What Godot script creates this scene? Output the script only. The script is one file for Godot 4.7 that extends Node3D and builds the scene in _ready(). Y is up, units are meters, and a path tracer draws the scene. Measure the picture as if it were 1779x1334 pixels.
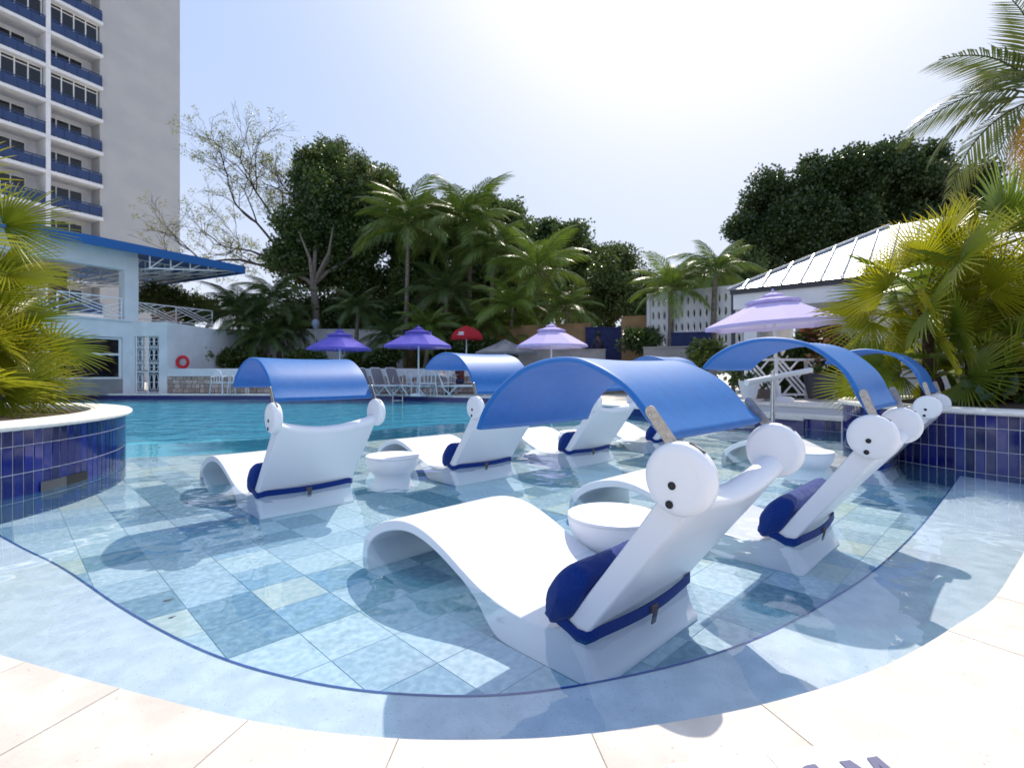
extends Node3D
# A hotel pool with in-water loungers. x east, y up (water level 0), -z away from the camera; metres.

const S := 0.70710678
const DECK := 0.18
const SHELF := -0.165
var M := {}
var used := {}
var unit_box := BoxMesh.new()

# ---------------------------------------------------------------- mesh helpers
class MB:
	var v := PackedVector3Array()
	var n := PackedVector3Array()
	var c := PackedColorArray()
	var ix := PackedInt32Array()
	var tint := Color.WHITE
	var colored := false

	func tri(p: Vector3, q: Vector3, r: Vector3) -> void:
		var nn := (r - p).cross(q - p).normalized()
		var k := v.size()
		v.append_array([p, q, r])
		n.append_array([nn, nn, nn])
		if colored:
			c.append_array([tint, tint, tint])
		ix.append_array([k, k + 1, k + 2])

	func quad(p: Vector3, q: Vector3, r: Vector3, s: Vector3) -> void:
		var nn := (r - p).cross(q - p) + (s - p).cross(r - p)
		nn = nn.normalized()
		var k := v.size()
		v.append_array([p, q, r, s])
		n.append_array([nn, nn, nn, nn])
		if colored:
			c.append_array([tint, tint, tint, tint])
		ix.append_array([k, k + 1, k + 2, k, k + 2, k + 3])

	func ctri(p: Vector3, q: Vector3, r: Vector3, cp: Color, cq: Color, cr: Color) -> void:
		var nn := (r - p).cross(q - p).normalized()
		var k := v.size()
		v.append_array([p, q, r])
		n.append_array([nn, nn, nn])
		c.append_array([cp, cq, cr])
		ix.append_array([k, k + 1, k + 2])

	func box(at: Vector3, size: Vector3, b := Basis()) -> void:
		var h := size / 2.0
		var p := []
		for i in 8:
			p.append(at + b * Vector3(h.x if i & 1 else -h.x, h.y if i & 2 else -h.y, h.z if i & 4 else -h.z))
		quad(p[0], p[2], p[3], p[1])
		quad(p[5], p[7], p[6], p[4])
		quad(p[4], p[6], p[2], p[0])
		quad(p[1], p[3], p[7], p[5])
		quad(p[2], p[6], p[7], p[3])
		quad(p[4], p[0], p[1], p[5])

	# rows of points -> smooth sheet; rows and columns may close on themselves
	func grid(rows: Array, close_cols := false, close_rows := false) -> void:
		var nr := rows.size()
		var nc: int = rows[0].size()
		var k := v.size()
		var acc := PackedVector3Array()
		acc.resize(nr * nc)
		var pts := PackedVector3Array()
		for r in rows:
			pts.append_array(r)
		for i in (nr if close_rows else nr - 1):
			for j in (nc if close_cols else nc - 1):
				var a := i * nc + j
				var b := i * nc + (j + 1) % nc
				var d := ((i + 1) % nr) * nc + j
				var e := ((i + 1) % nr) * nc + (j + 1) % nc
				var n1 := (pts[e] - pts[a]).cross(pts[b] - pts[a])
				var n2 := (pts[d] - pts[a]).cross(pts[e] - pts[a])
				acc[a] += n1 + n2
				acc[b] += n1
				acc[e] += n1 + n2
				acc[d] += n2
				ix.append_array([k + a, k + b, k + e, k + a, k + e, k + d])
		for i in nr * nc:
			n.append(acc[i].normalized())
			if colored:
				c.append(tint)
		v.append_array(pts)

	# flat polygon given by 2-D points; f maps a 2-D point to space; flip turns it over
	func cap(poly: PackedVector2Array, f: Callable, flip := false) -> void:
		var t := Geometry2D.triangulate_polygon(poly)
		for i in range(0, t.size(), 3):
			var a: Vector3 = f.call(poly[t[i]])
			var b: Vector3 = f.call(poly[t[i + 1]])
			var d: Vector3 = f.call(poly[t[i + 2]])
			if flip:
				tri(a, d, b)
			else:
				tri(a, b, d)

	func tube(path: Array, r0: float, r1: float, sides := 8, capped := true) -> void:
		var rows := []
		var m := path.size()
		var up := Vector3.UP
		var first: Vector3 = (path[1] - path[0]).normalized()
		if absf(first.dot(up)) > 0.95:
			up = Vector3.RIGHT
		var side := first.cross(up).normalized()
		for i in m:
			var d: Vector3 = (path[mini(i + 1, m - 1)] - path[maxi(i - 1, 0)]).normalized()
			side = (side - d * side.dot(d)).normalized()
			var other := d.cross(side)
			var r := lerpf(r0, r1, float(i) / (m - 1))
			var row := PackedVector3Array()
			for s in sides:
				var a := TAU * s / sides
				row.append(path[i] + (side * cos(a) + other * sin(a)) * r)
			rows.append(row)
		grid(rows, true)
		if capped:
			for e in [0, m - 1]:
				for s in sides - 2:
					if e == 0:
						tri(rows[0][0], rows[0][s + 1], rows[0][s + 2])
					else:
						tri(rows[e][0], rows[e][s + 2], rows[e][s + 1])

	# surface of revolution about y; profile of (radius, height) from bottom to top
	func lathe(profile: Array, at: Vector3, sides := 24, b := Basis()) -> void:
		var rows := []
		for p in profile:
			var row := PackedVector3Array()
			for s in sides:
				var a := TAU * s / sides
				row.append(at + b * Vector3(cos(a) * p.x, p.y, sin(a) * p.x))
			rows.append(row)
		grid(rows, true)

	func mesh() -> ArrayMesh:
		var m := ArrayMesh.new()
		if v.is_empty():
			return m
		var arr := []
		arr.resize(Mesh.ARRAY_MAX)
		arr[Mesh.ARRAY_VERTEX] = v
		arr[Mesh.ARRAY_NORMAL] = n
		if colored:
			arr[Mesh.ARRAY_COLOR] = c
		arr[Mesh.ARRAY_INDEX] = ix
		m.add_surface_from_arrays(Mesh.PRIMITIVE_TRIANGLES, arr)
		return m


func numbered(called: String) -> String:
	var k: int = used.get(called, 0)
	used[called] = k + 1
	return called if k == 0 else "%s_%03d" % [called, k]

func thing(called: String, label: String, category: String, at := Vector3.ZERO, turn := 0.0, group := "") -> Node3D:
	var o := Node3D.new()
	o.name = numbered(called)
	add_child(o)
	o.position = at
	o.rotation.y = turn
	tag(o, label, category, group)
	return o

func tag(o: Node3D, label: String, category: String, group := "") -> void:
	o.set_meta("label", label)
	o.set_meta("category", category)
	if group:
		o.set_meta("group", group)

func part(called: String, mesh: Mesh, mat: Material, parent: Node3D, t := Transform3D()) -> MeshInstance3D:
	var o := MeshInstance3D.new()
	o.name = called
	o.mesh = mesh
	o.material_override = mat
	o.transform = t
	parent.add_child(o, true)
	return o

func struct(called: String, mb: MB, mat: Material) -> MeshInstance3D:
	var o := MeshInstance3D.new()
	o.name = numbered(called)
	o.mesh = mb.mesh()
	o.material_override = mat
	o.set_meta("kind", "structure")
	add_child(o)
	return o

# a straight piece of rectangular section between two points, sharing one unit box
func bar(called: String, parent: Node3D, p: Vector3, q: Vector3, w: float, d: float, mat: Material, facing := Vector3.BACK) -> MeshInstance3D:
	var x := q - p
	var l := x.length()
	x /= l
	var z := (facing - x * facing.dot(x)).normalized()
	var y := z.cross(x)
	return part(called, unit_box, mat, parent, Transform3D(Basis(x * l, y * w, z * d), (p + q) / 2.0))

func box_part(called: String, parent: Node3D, lo: Vector3, hi: Vector3, mat: Material) -> MeshInstance3D:
	return part(called, unit_box, mat, parent, Transform3D(Basis.from_scale(hi - lo), (lo + hi) / 2.0))

func spline(pts: Array, steps: int, closed := false) -> Array:
	var out := []
	var m := pts.size()
	var last := m if closed else m - 1
	for i in last:
		var p0 = pts[posmod(i - 1, m)] if closed else pts[maxi(i - 1, 0)]
		var p1 = pts[i]
		var p2 = pts[(i + 1) % m]
		var p3 = pts[(i + 2) % m] if closed else pts[mini(i + 2, m - 1)]
		for s in steps:
			var t := float(s) / steps
			out.append(0.5 * (2.0 * p1 + (p2 - p0) * t + (2.0 * p0 - 5.0 * p1 + 4.0 * p2 - p3) * t * t + (3.0 * p1 - p0 - 3.0 * p2 + p3) * t * t * t))
	if not closed:
		out.append(pts[m - 1])
	return out

# ---------------------------------------------------------------- materials
func srgb(r: int, g: int, b: int) -> Color:
	return Color8(r, g, b)

func mat(called: String, col: Color, rough := 0.7, spec := 0.5) -> StandardMaterial3D:
	var m := StandardMaterial3D.new()
	m.resource_name = called
	m.albedo_color = col
	m.roughness = rough
	m.metallic_specular = spec
	M[called] = m
	return m

func noise_tex(seed_: int, freq: float, c0: Color, c1: Color, octaves := 4, size := 512, lo := 0.25, hi := 0.75) -> NoiseTexture2D:
	var fn := FastNoiseLite.new()
	fn.seed = seed_
	fn.frequency = freq
	fn.fractal_octaves = octaves
	var g := Gradient.new()
	g.offsets = PackedFloat32Array([lo, hi])
	g.colors = PackedColorArray([c0, c1])
	var t := NoiseTexture2D.new()
	t.width = size
	t.height = size
	t.seamless = true
	t.noise = fn
	t.color_ramp = g
	return t

func normal_tex(seed_: int, freq: float, octaves: int, strength: float, size := 512) -> NoiseTexture2D:
	var fn := FastNoiseLite.new()
	fn.seed = seed_
	fn.frequency = freq
	fn.fractal_octaves = octaves
	var t := NoiseTexture2D.new()
	t.width = size
	t.height = size
	t.seamless = true
	t.as_normal_map = true
	t.bump_strength = strength
	t.noise = fn
	return t

func textured(called: String, tex: Texture2D, scale: float, rough := 0.7, spec := 0.5, world := true) -> StandardMaterial3D:
	var m := mat(called, Color.WHITE, rough, spec)
	m.albedo_texture = tex
	m.uv1_triplanar = true
	m.uv1_world_triplanar = world
	m.uv1_scale = Vector3.ONE * scale
	return m

func leafy(called: String, col: Color, back: Color, rough := 0.5) -> StandardMaterial3D:
	var m := mat(called, col, rough, 0.5)
	m.cull_mode = BaseMaterial3D.CULL_DISABLED
	m.backlight_enabled = true
	m.backlight = back
	return m

func make_materials() -> void:
	mat("lounger_white", srgb(236, 237, 240), 0.3, 0.5)
	mat("table_white", srgb(240, 240, 242), 0.35, 0.5)
	var cv := textured("canopy_blue", noise_tex(11, 0.02, srgb(0, 118, 196), srgb(3, 127, 206), 3), 1.5, 0.48, 0.62)
	cv.uv1_world_triplanar = false
	cv.rim_enabled = true
	cv.rim = 0.2
	cv.rim_tint = 0.7
	cv.backlight_enabled = true
	cv.backlight = srgb(150, 180, 215)
	mat("canopy_frame", srgb(20, 62, 140), 0.5)
	var nv := textured("navy_fabric", noise_tex(12, 0.05, srgb(6, 42, 112), srgb(12, 54, 130), 4), 3.0, 0.8, 0.3)
	nv.rim_enabled = true
	nv.rim = 0.35
	var st := textured("brushed_steel", noise_tex(13, 0.03, srgb(160, 154, 148), srgb(186, 182, 177), 5), 3.0, 0.38)
	st.metallic = 0.85
	mat("steel_bright", srgb(205, 207, 210), 0.25).metallic = 0.9
	mat("black_rubber", srgb(16, 16, 18), 0.5)
	mat("tag_brown", srgb(92, 84, 86), 0.8)
	mat("bolt", srgb(190, 188, 184), 0.3).metallic = 0.7
	# pool
	var tones := [[132, 162, 182, 166, 192, 208], [148, 178, 192, 180, 202, 212], [158, 182, 186, 186, 200, 198], [90, 124, 150, 124, 156, 176], [112, 148, 174, 146, 178, 198], [152, 180, 196, 186, 208, 220]]
	for i in tones.size():
		var a: Array = tones[i]
		var t := textured("quartz_tile_%d" % i, noise_tex(20 + i, 0.016, srgb(a[0], a[1], a[2]), srgb(a[3], a[4], a[5]), 7, 512, 0.15, 0.85), 2.4, 0.75, 0.4)
		t.uv1_offset = Vector3(i * 0.37, 0.11 * i, i * 0.21)
	mat("grout_pale", srgb(176, 194, 202), 0.9)
	var pl := textured("pebble_plaster", speckle_tex(31, srgb(186, 200, 212), srgb(200, 213, 224), srgb(96, 104, 114), 2600), 1.25, 0.85, 0.4)
	pl.uv1_triplanar_sharpness = 4.0
	textured("pool_plaster", noise_tex(33, 0.01, srgb(96, 204, 226), srgb(116, 220, 238), 4), 0.3, 0.8)
	for i in 4:
		var k := [0, -4, 3, -7]
		var b: int = k[i]
		textured("coping_stone_%d" % i, speckle_tex(40 + i, srgb(210 + b, 201 + b, 191 + b), srgb(226 + b, 218 + b, 208 + b), srgb(150, 120, 100), 420), 0.9, 0.8, 0.4).uv1_offset = Vector3(0.31 * i, 0, 0.17 * i)
	mat("joint_sand", srgb(190, 168, 150), 0.95)
	mat("cobalt_trim", srgb(22, 36, 140), 0.25)
	var blues := [[14, 22, 92], [18, 28, 106], [12, 18, 78], [22, 32, 116], [24, 22, 88]]
	for i in blues.size():
		var m := mat("cobalt_tile_%d" % i, srgb(blues[i][0], blues[i][1], blues[i][2]), 0.08, 0.6)
		m.normal_enabled = true
		m.normal_texture = M.get("_glaze", normal_tex(55, 0.006, 3, 2.0, 256))
		M["_glaze"] = m.normal_texture
		m.normal_scale = 0.25
		m.uv1_triplanar = true
		m.uv1_world_triplanar = true
		m.uv1_scale = Vector3.ONE * 1.5
	mat("white_grout", srgb(206, 208, 216), 0.9)
	textured("rim_stone", noise_tex(58, 0.03, srgb(226, 220, 210), srgb(240, 236, 228), 5), 1.0, 0.75)
	mat("slot_grey", srgb(60, 66, 74), 0.6)
	for w in [["shelf_water", 0.012, 2, 60, 0.3, 0.10, 0.09, 0.5], ["deep_water", 0.008, 5, 61, 0.16, 1.0, 0.42, 0.36]]:
		var m := mat(w[0], Color(0.34, 0.72, 0.82, w[6]), 0.0, w[7])
		m.transparency = BaseMaterial3D.TRANSPARENCY_ALPHA
		m.cull_mode = BaseMaterial3D.CULL_DISABLED
		m.normal_enabled = true
		m.normal_texture = normal_tex(w[3], w[1], w[2], 8.0, 1024)
		m.normal_scale = w[5]
		m.uv1_triplanar = true
		m.uv1_world_triplanar = true
		m.uv1_scale = Vector3.ONE * float(w[4])
	textured("soil", noise_tex(63, 0.05, srgb(48, 38, 30), srgb(84, 70, 56), 5), 1.5, 0.95)
	textured("far_paving", noise_tex(64, 0.02, srgb(196, 188, 176), srgb(220, 212, 200), 5), 0.4, 0.85)
	textured("lawn", noise_tex(65, 0.03, srgb(40, 62, 24), srgb(66, 86, 36), 5), 0.3, 0.95)
	# buildings
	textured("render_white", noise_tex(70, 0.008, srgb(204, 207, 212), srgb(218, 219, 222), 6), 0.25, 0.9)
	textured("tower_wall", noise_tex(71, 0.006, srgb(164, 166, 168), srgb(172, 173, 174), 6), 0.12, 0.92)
	textured("wall_grey", noise_tex(72, 0.01, srgb(126, 124, 124), srgb(146, 142, 140), 5), 0.3, 0.92)
	textured("wall_tan", noise_tex(73, 0.01, srgb(132, 106, 74), srgb(152, 122, 86), 5), 0.3, 0.92)
	textured("wall_blue", noise_tex(74, 0.02, srgb(26, 36, 78), srgb(34, 46, 92), 4), 0.4, 0.8)
	mat("paint_white", srgb(226, 228, 232), 0.6)
	mat("awning_blue", srgb(26, 92, 156), 0.7)
	mat("railing_blue", srgb(28, 54, 98), 0.45)
	mat("frame_white", srgb(220, 222, 224), 0.5)
	mat("interior_dark", srgb(40, 42, 48), 0.9)
	mat("drawn_blind", srgb(112, 122, 140), 0.9)
	var gl := mat("window_glass", Color(0.05, 0.07, 0.09, 0.75), 0.05, 0.5)
	gl.transparency = BaseMaterial3D.TRANSPARENCY_ALPHA
	mat("curtain_grey", srgb(120, 130, 146), 0.9)
	for i in 3:
		var k: int = [0, 16, -18][i]
		textured("field_stone_%d" % i, noise_tex(80 + i, 0.04, srgb(150 + k, 136 + k, 128 + k), srgb(190 + k, 174 + k, 164 + k), 4, 256), 1.5, 0.95)
	mat("mortar", srgb(104, 96, 92), 0.95)
	var rf := mat("roof_metal", srgb(196, 200, 206), 0.35)
	rf.metallic = 0.6
	mat("gutter_dark", srgb(54, 56, 62), 0.6)
	mat("door_brown", srgb(82, 62, 50), 0.7)
	# furniture
	mat("chair_white", srgb(214, 214, 220), 0.5)
	mat("sling_grey", srgb(140, 138, 146), 0.8)
	for u in [["umbrella_purple", [98, 84, 190]], ["umbrella_lilac", [196, 182, 230]], ["umbrella_red", [176, 20, 28]], ["umbrella_grey", [112, 114, 120]]]:
		var m := mat(u[0], srgb(u[1][0], u[1][1], u[1][2]), 0.75, 0.35)
		m.backlight_enabled = true
		m.backlight = Color(0.5, 0.5, 0.55)
		m.cull_mode = BaseMaterial3D.CULL_DISABLED
	mat("ring_red", srgb(196, 20, 40), 0.6)
	mat("pot_dark", srgb(50, 54, 64), 0.6)
	mat("pot_brown", srgb(92, 80, 74), 0.8)
	mat("letter_grey", srgb(96, 98, 128), 0.7)
	mat("marker_white", srgb(238, 238, 240), 0.4)
	# plants
	var fan := leafy("fan_leaf", Color.WHITE, Color(1.0, 1.0, 0.9), 0.32)
	fan.vertex_color_use_as_albedo = true
	leafy("palm_leaf", Color.WHITE, Color(0.75, 0.75, 0.7), 0.38).vertex_color_use_as_albedo = true
	leafy("tree_leaf", Color.WHITE, Color(0.85, 0.85, 0.75), 0.34).vertex_color_use_as_albedo = true
	textured("bark_grey", noise_tex(90, 0.03, srgb(92, 84, 76), srgb(132, 122, 112), 5, 256), 1.2, 0.95)
	textured("bark_brown", noise_tex(91, 0.05, srgb(58, 44, 34), srgb(96, 76, 58), 5, 256), 2.0, 0.95)
	textured("bark_dark", noise_tex(92, 0.05, srgb(46, 38, 34), srgb(72, 62, 54), 4, 256), 2.0, 0.95)
	mat("person_skin", srgb(84, 56, 42), 0.6)
	mat("person_cloth", srgb(52, 40, 66), 0.85)

# stone with grains and small pits
func speckle_tex(seed_: int, c0: Color, c1: Color, pit: Color, pits: int) -> ImageTexture:
	var rng := RandomNumberGenerator.new()
	rng.seed = seed_
	var fn := FastNoiseLite.new()
	fn.seed = seed_
	fn.frequency = 0.012
	fn.fractal_octaves = 5
	var sz := 512
	var base := fn.get_seamless_image(sz, sz)
	var im := Image.create(sz, sz, false, Image.FORMAT_RGB8)
	for y in sz:
		for x in sz:
			var k := clampf((base.get_pixel(x, y).r - 0.25) * 2.0, 0.0, 1.0)
			im.set_pixel(x, y, c0.lerp(c1, k).lerp(pit, rng.randf() * 0.10))
	for i in pits:
		var x := rng.randi() % sz
		var y := rng.randi() % sz
		var a := rng.randf_range(0.15, 0.6)
		for s in rng.randi_range(1, 4):
			var px := posmod(x + rng.randi_range(-1, 1), sz)
			var py := posmod(y + rng.randi_range(-1, 1), sz)
			im.set_pixel(px, py, im.get_pixel(px, py).lerp(pit, a))
	return ImageTexture.create_from_image(im)

# ---------------------------------------------------------------- flat shapes on the ground plan; points are (east, away)
func flat(mb: MB, poly: PackedVector2Array, y: float) -> void:
	var t := Geometry2D.triangulate_polygon(poly)
	for i in range(0, t.size(), 3):
		var p := poly[t[i]]
		var q := poly[t[i + 1]]
		var r := poly[t[i + 2]]
		var a := Vector3(p.x, y, -p.y)
		var b := Vector3(q.x, y, -q.y)
		var d := Vector3(r.x, y, -r.y)
		if (d - a).cross(b - a).y < 0.0:
			mb.tri(a, d, b)
		else:
			mb.tri(a, b, d)

func slab(mb: MB, poly: PackedVector2Array, y: float, thick: float) -> void:
	flat(mb, poly, y)
	var m := poly.size()
	var turn := 0.0
	for i in m:
		turn += poly[i].cross(poly[(i + 1) % m])
	for i in m:
		var p := poly[i]
		var q := poly[(i + 1) % m]
		var a := Vector3(p.x, y, -p.y)
		var b := Vector3(q.x, y, -q.y)
		var dn := Vector3.DOWN * thick
		if turn > 0.0:
			mb.quad(a, a + dn, b + dn, b)
		else:
			mb.quad(b, b + dn, a + dn, a)

func ribbon(mb: MB, line: Array, y0: float, y1: float) -> void:
	for i in line.size() - 1:
		var p: Vector2 = line[i]
		var q: Vector2 = line[i + 1]
		mb.quad(Vector3(p.x, y0, -p.y), Vector3(p.x, y1, -p.y), Vector3(q.x, y1, -q.y), Vector3(q.x, y0, -q.y))

func offset_line(line: Array, d: float) -> Array:
	var out := []
	for i in line.size():
		var t: Vector2 = (line[mini(i + 1, line.size() - 1)] - line[maxi(i - 1, 0)]).normalized()
		out.append(line[i] + Vector2(t.y, -t.x) * d)
	return out

func _ready() -> void:
	# ---- camera: level, lens shifted a little so that the horizon sits above the middle
	var cam := Camera3D.new()
	cam.name = "camera"
	cam.near = 0.1
	cam.far = 1500.0
	cam.projection = Camera3D.PROJECTION_FRUSTUM
	cam.size = 2.0 * 0.1 * 667.0 / 890.0
	cam.frustum_offset = Vector2(0, -0.1 * 17.0 / 890.0)
	cam.position = Vector3(0, 0.9, 0)
	var lens := CameraAttributesPhysical.new()
	lens.frustum_focal_length = 16.0
	lens.frustum_near = 0.1
	lens.frustum_far = 1500.0
	lens.frustum_focus_distance = 2.0
	lens.exposure_aperture = 3.2
	cam.attributes = lens
	add_child(cam)
	cam.current = true
	# ---- sky
	var env := Environment.new()
	var sky := Sky.new()
	var sm := ProceduralSkyMaterial.new()
	sm.sky_top_color = srgb(174, 200, 244)
	sm.sky_horizon_color = srgb(244, 247, 253)
	sm.sky_curve = 0.2
	sm.sky_energy_multiplier = 1.04
	sm.ground_bottom_color = srgb(150, 150, 150)
	sm.ground_horizon_color = srgb(200, 205, 210)
	sm.sun_angle_max = 55.0
	sm.sun_curve = 0.55
	sky.sky_material = sm
	env.background_mode = Environment.BG_SKY
	env.sky = sky
	env.tonemap_mode = Environment.TONE_MAPPER_LINEAR
	env.tonemap_exposure = 1.0
	env.sdfgi_enabled = true
	env.ssao_enabled = true
	env.ssil_enabled = true
	var we := WorldEnvironment.new()
	we.name = "environment"
	we.environment = env
	add_child(we)
	# ---- sun: ahead of the camera, a little to the right, fairly high
	var sun := DirectionalLight3D.new()
	sun.name = "sun"
	sun.light_energy = 1.5
	sun.light_color = Color(1.0, 0.965, 0.91)
	sun.light_angular_distance = 0.5
	sun.shadow_enabled = true
	add_child(sun)
	var az := deg_to_rad(21.0)
	var el := deg_to_rad(49.5)
	var to_sun := Vector3(sin(az) * cos(el), sin(el), -cos(az) * cos(el))
	sun.look_at_from_position(Vector3.ZERO, -to_sun, Vector3.UP)

	make_materials()
	build_pool()
	build_background()
	build_plants()
	build_loungers()
	build_details()
	build_people()

# ---------------------------------------------------------------- pool
var coping_line := []
var step_line := []
var deep_line := []
var far_line := []

func build_pool() -> void:
	var rng := RandomNumberGenerator.new()
	rng.seed = 5
	coping_line = spline([Vector2(-8.415, 3.740), Vector2(-5.610, 2.805), Vector2(-2.805, 1.805), Vector2(-1.281, 1.281), Vector2(-1.035, 1.197), Vector2(-0.804, 1.122), Vector2(-0.576, 1.052), Vector2(-0.396, 1.013), Vector2(-0.211, 0.991), Vector2(-0.047, 0.989), Vector2(0.125, 1.001), Vector2(0.365, 1.047), Vector2(0.570, 1.103), Vector2(0.821, 1.197), Vector2(1.044, 1.309), Vector2(1.290, 1.456), Vector2(1.552, 1.622), Vector2(1.917, 1.917), Vector2(2.992, 2.805), Vector2(5.610, 4.956)], 4)
	step_line = spline([Vector2(-5.2, 4.45), Vector2(-3.0, 3.0), Vector2(-2.24, 2.53), Vector2(-1.62, 2.1), Vector2(-1.21, 1.84), Vector2(-0.93, 1.69), Vector2(-0.7, 1.6), Vector2(-0.505, 1.545), Vector2(-0.303, 1.515), Vector2(-0.07, 1.51), Vector2(0.19, 1.555), Vector2(0.59, 1.69), Vector2(0.95, 1.88), Vector2(1.365, 2.17), Vector2(1.82, 2.53), Vector2(2.55, 3.19), Vector2(3.85, 4.45), Vector2(5.0, 5.6)], 4)
	deep_line = spline([Vector2(2.75, 11.25), Vector2(0.5, 10.2), Vector2(-0.91, 9.38), Vector2(-2.33, 8.1), Vector2(-3.44, 7.1), Vector2(-4.87, 6.54), Vector2(-7.2, 6.0)], 5)
	far_line = [Vector2(-30, 19.2), Vector2(-14.3, 18.5), Vector2(-4.2, 18.0), Vector2(-0.72, 16.3), Vector2(2.75, 11.25), Vector2(4.8, 8.4)]
	# ground: one sheet from the pool edge to the horizon
	var ring := []
	ring.append_array(offset_line(coping_line, 0.1))
	ring.append_array([Vector2(7, 6), Vector2(5.9, 7.6), Vector2(4.95, 8.5)])
	for i in range(far_line.size() - 2, -1, -1):
		ring.append(far_line[i] + Vector2(0, 0.1))
	ring.append_array([Vector2(-30, 8)])
	var g := MB.new()
	var mid := Vector2(0, 6)
	for i in ring.size():
		var p: Vector2 = ring[i]
		var q: Vector2 = ring[(i + 1) % ring.size()]
		var po := mid + (p - mid).normalized() * 900.0
		var qo := mid + (q - mid).normalized() * 900.0
		var y := DECK - 0.02
		g.quad(Vector3(p.x, y, -p.y), Vector3(po.x, y, -po.y), Vector3(qo.x, y, -qo.y), Vector3(q.x, y, -q.y))
	var gn := MB.new()
	for i in range(0, g.ix.size(), 3):
		var a := g.v[g.ix[i]]
		var b := g.v[g.ix[i + 1]]
		var d := g.v[g.ix[i + 2]]
		if (d - a).cross(b - a).y < 0:
			gn.tri(a, d, b)
		else:
			gn.tri(a, b, d)
	struct("ground", gn, M.far_paving)
	# near coping: stones laid round the curve
	var cop := Node3D.new()
	cop.name = "coping"
	cop.set_meta("kind", "structure")
	add_child(cop)
	var bed := MB.new()
	var l0 := offset_line(coping_line, -0.012)
	var l1 := offset_line(coping_line, 0.98)
	for i in l0.size() - 1:
		flat(bed, PackedVector2Array([l0[i], l0[i + 1], l1[i + 1], l1[i]]), DECK - 0.005)
	part("joint_bed", bed.mesh(), M.joint_sand, cop)
	var dist := 0.0
	var piece := [coping_line[0]]
	var want := 0.36
	for i in range(1, coping_line.size()):
		var left: Vector2 = piece[piece.size() - 1]
		var seg: float = left.distance_to(coping_line[i])
		while dist + seg > want:
			var cut: Vector2 = left.lerp(coping_line[i], (want - dist) / seg)
			piece.append(cut)
			coping_stone(cop, piece, rng)
			piece = [cut]
			left = cut
			seg = left.distance_to(coping_line[i])
			dist = 0.0
			want = rng.randf_range(0.31, 0.44)
		piece.append(coping_line[i])
		dist += seg
	var wall := MB.new()
	ribbon(wall, coping_line, DECK - 0.06, -0.06)
	struct("pool_edge_wall", wall, M.cobalt_tile_1)
	# the wet step under a few centimetres of water
	var stp := MB.new()
	var poly := PackedVector2Array(step_line)
	for i in range(coping_line.size() - 1, -1, -1):
		poly.append(coping_line[i])
	flat(stp, poly, -0.05)
	ribbon(stp, step_line, -0.06, SHELF - 0.02)
	var so := struct("pool_step", stp, M.pebble_plaster)
	var trim := MB.new()
	var t0 := offset_line(step_line, 0.002)
	var t1 := offset_line(step_line, -0.006)
	for i in t0.size() - 1:
		flat(trim, PackedVector2Array([t0[i], t0[i + 1], t1[i + 1], t1[i]]), -0.047)
	ribbon(trim, t1, -0.047, -0.10)
	part("edge_trim", trim.mesh(), M.cobalt_trim, so)
	# tiled shelf
	var shelf := PackedVector2Array(offset_line(step_line, 0.0))
	shelf.append_array([Vector2(5.4, 8.0), Vector2(4.8, 8.4)])
	shelf.append_array(PackedVector2Array(deep_line))
	var sb := MB.new()
	flat(sb, shelf, SHELF - 0.003)
	var sh := struct("pool_shelf", sb, M.grout_pale)
	var tiles := []
	var pu := 0.27
	var pv := 0.29
	for i in range(-22, 60):
		for j in range(-12, 62):
			var u0 := 0.6 + i * pu
			var v0 := 2.4 + j * pv
			var sq := PackedVector2Array()
			for k in [[0.002, 0.002], [pu - 0.002, 0.002], [pu - 0.002, pv - 0.002], [0.002, pv - 0.002]]:
				var u: float = u0 + k[0]
				var v: float = v0 + k[1]
				sq.append(Vector2(S * (u - v), S * (u + v)))
			var hit := Geometry2D.intersect_polygons(sq, shelf)
			if hit.size() and Geometry2D.triangulate_polygon(hit[0]).size():
				var mid_ := sq[0].lerp(sq[2], 0.5)
				if mid_.y > 0.8 and absf(mid_.x / mid_.y) < 1.25:
					tiles.append([mid_.length(), hit[0]])
	tiles.sort_custom(func(a, b): return a[0] < b[0])
	var rest := MB.new()
	rest.colored = true
	var shades := [Color(0.46, 0.6, 0.66), Color(0.55, 0.68, 0.7), Color(0.58, 0.68, 0.64), Color(0.26, 0.38, 0.46), Color(0.36, 0.5, 0.6), Color(0.6, 0.7, 0.74)]
	for k in tiles.size():
		var tone: int = [0, 1, 2, 3, 4, 5, 1, 5, 0, 3, 4][rng.randi() % 11]
		if k < 300:
			var m := MB.new()
			slab(m, tiles[k][1], SHELF, 0.006)
			part("tile", m.mesh(), M["quartz_tile_%d" % tone], sh)
		else:
			rest.tint = shades[tone]
			slab(rest, tiles[k][1], SHELF, 0.006)
	var rm := textured("quartz_rest", noise_tex(27, 0.012, srgb(216, 222, 226), srgb(255, 255, 255), 6), 1.1, 0.75, 0.4)
	rm.vertex_color_use_as_albedo = true
	part("far_tiles", rest.mesh(), rm, sh).set_meta("kind", "stuff")
	# deep pool
	var deep := MB.new()
	flat(deep, PackedVector2Array([Vector2(-34, 4), Vector2(8, 4), Vector2(8, 21), Vector2(-34, 21)]), -1.25)
	ribbon(deep, deep_line, SHELF - 0.004, -1.25)
	ribbon(deep, far_line, -0.12, -1.25)
	struct("pool_basin", deep, M.pool_plaster)
	var band := MB.new()
	ribbon(band, offset_line(far_line, 0.02), DECK, -0.13)
	struct("waterline_band", band, M.cobalt_tile_1)
	var fc := MB.new()
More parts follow.
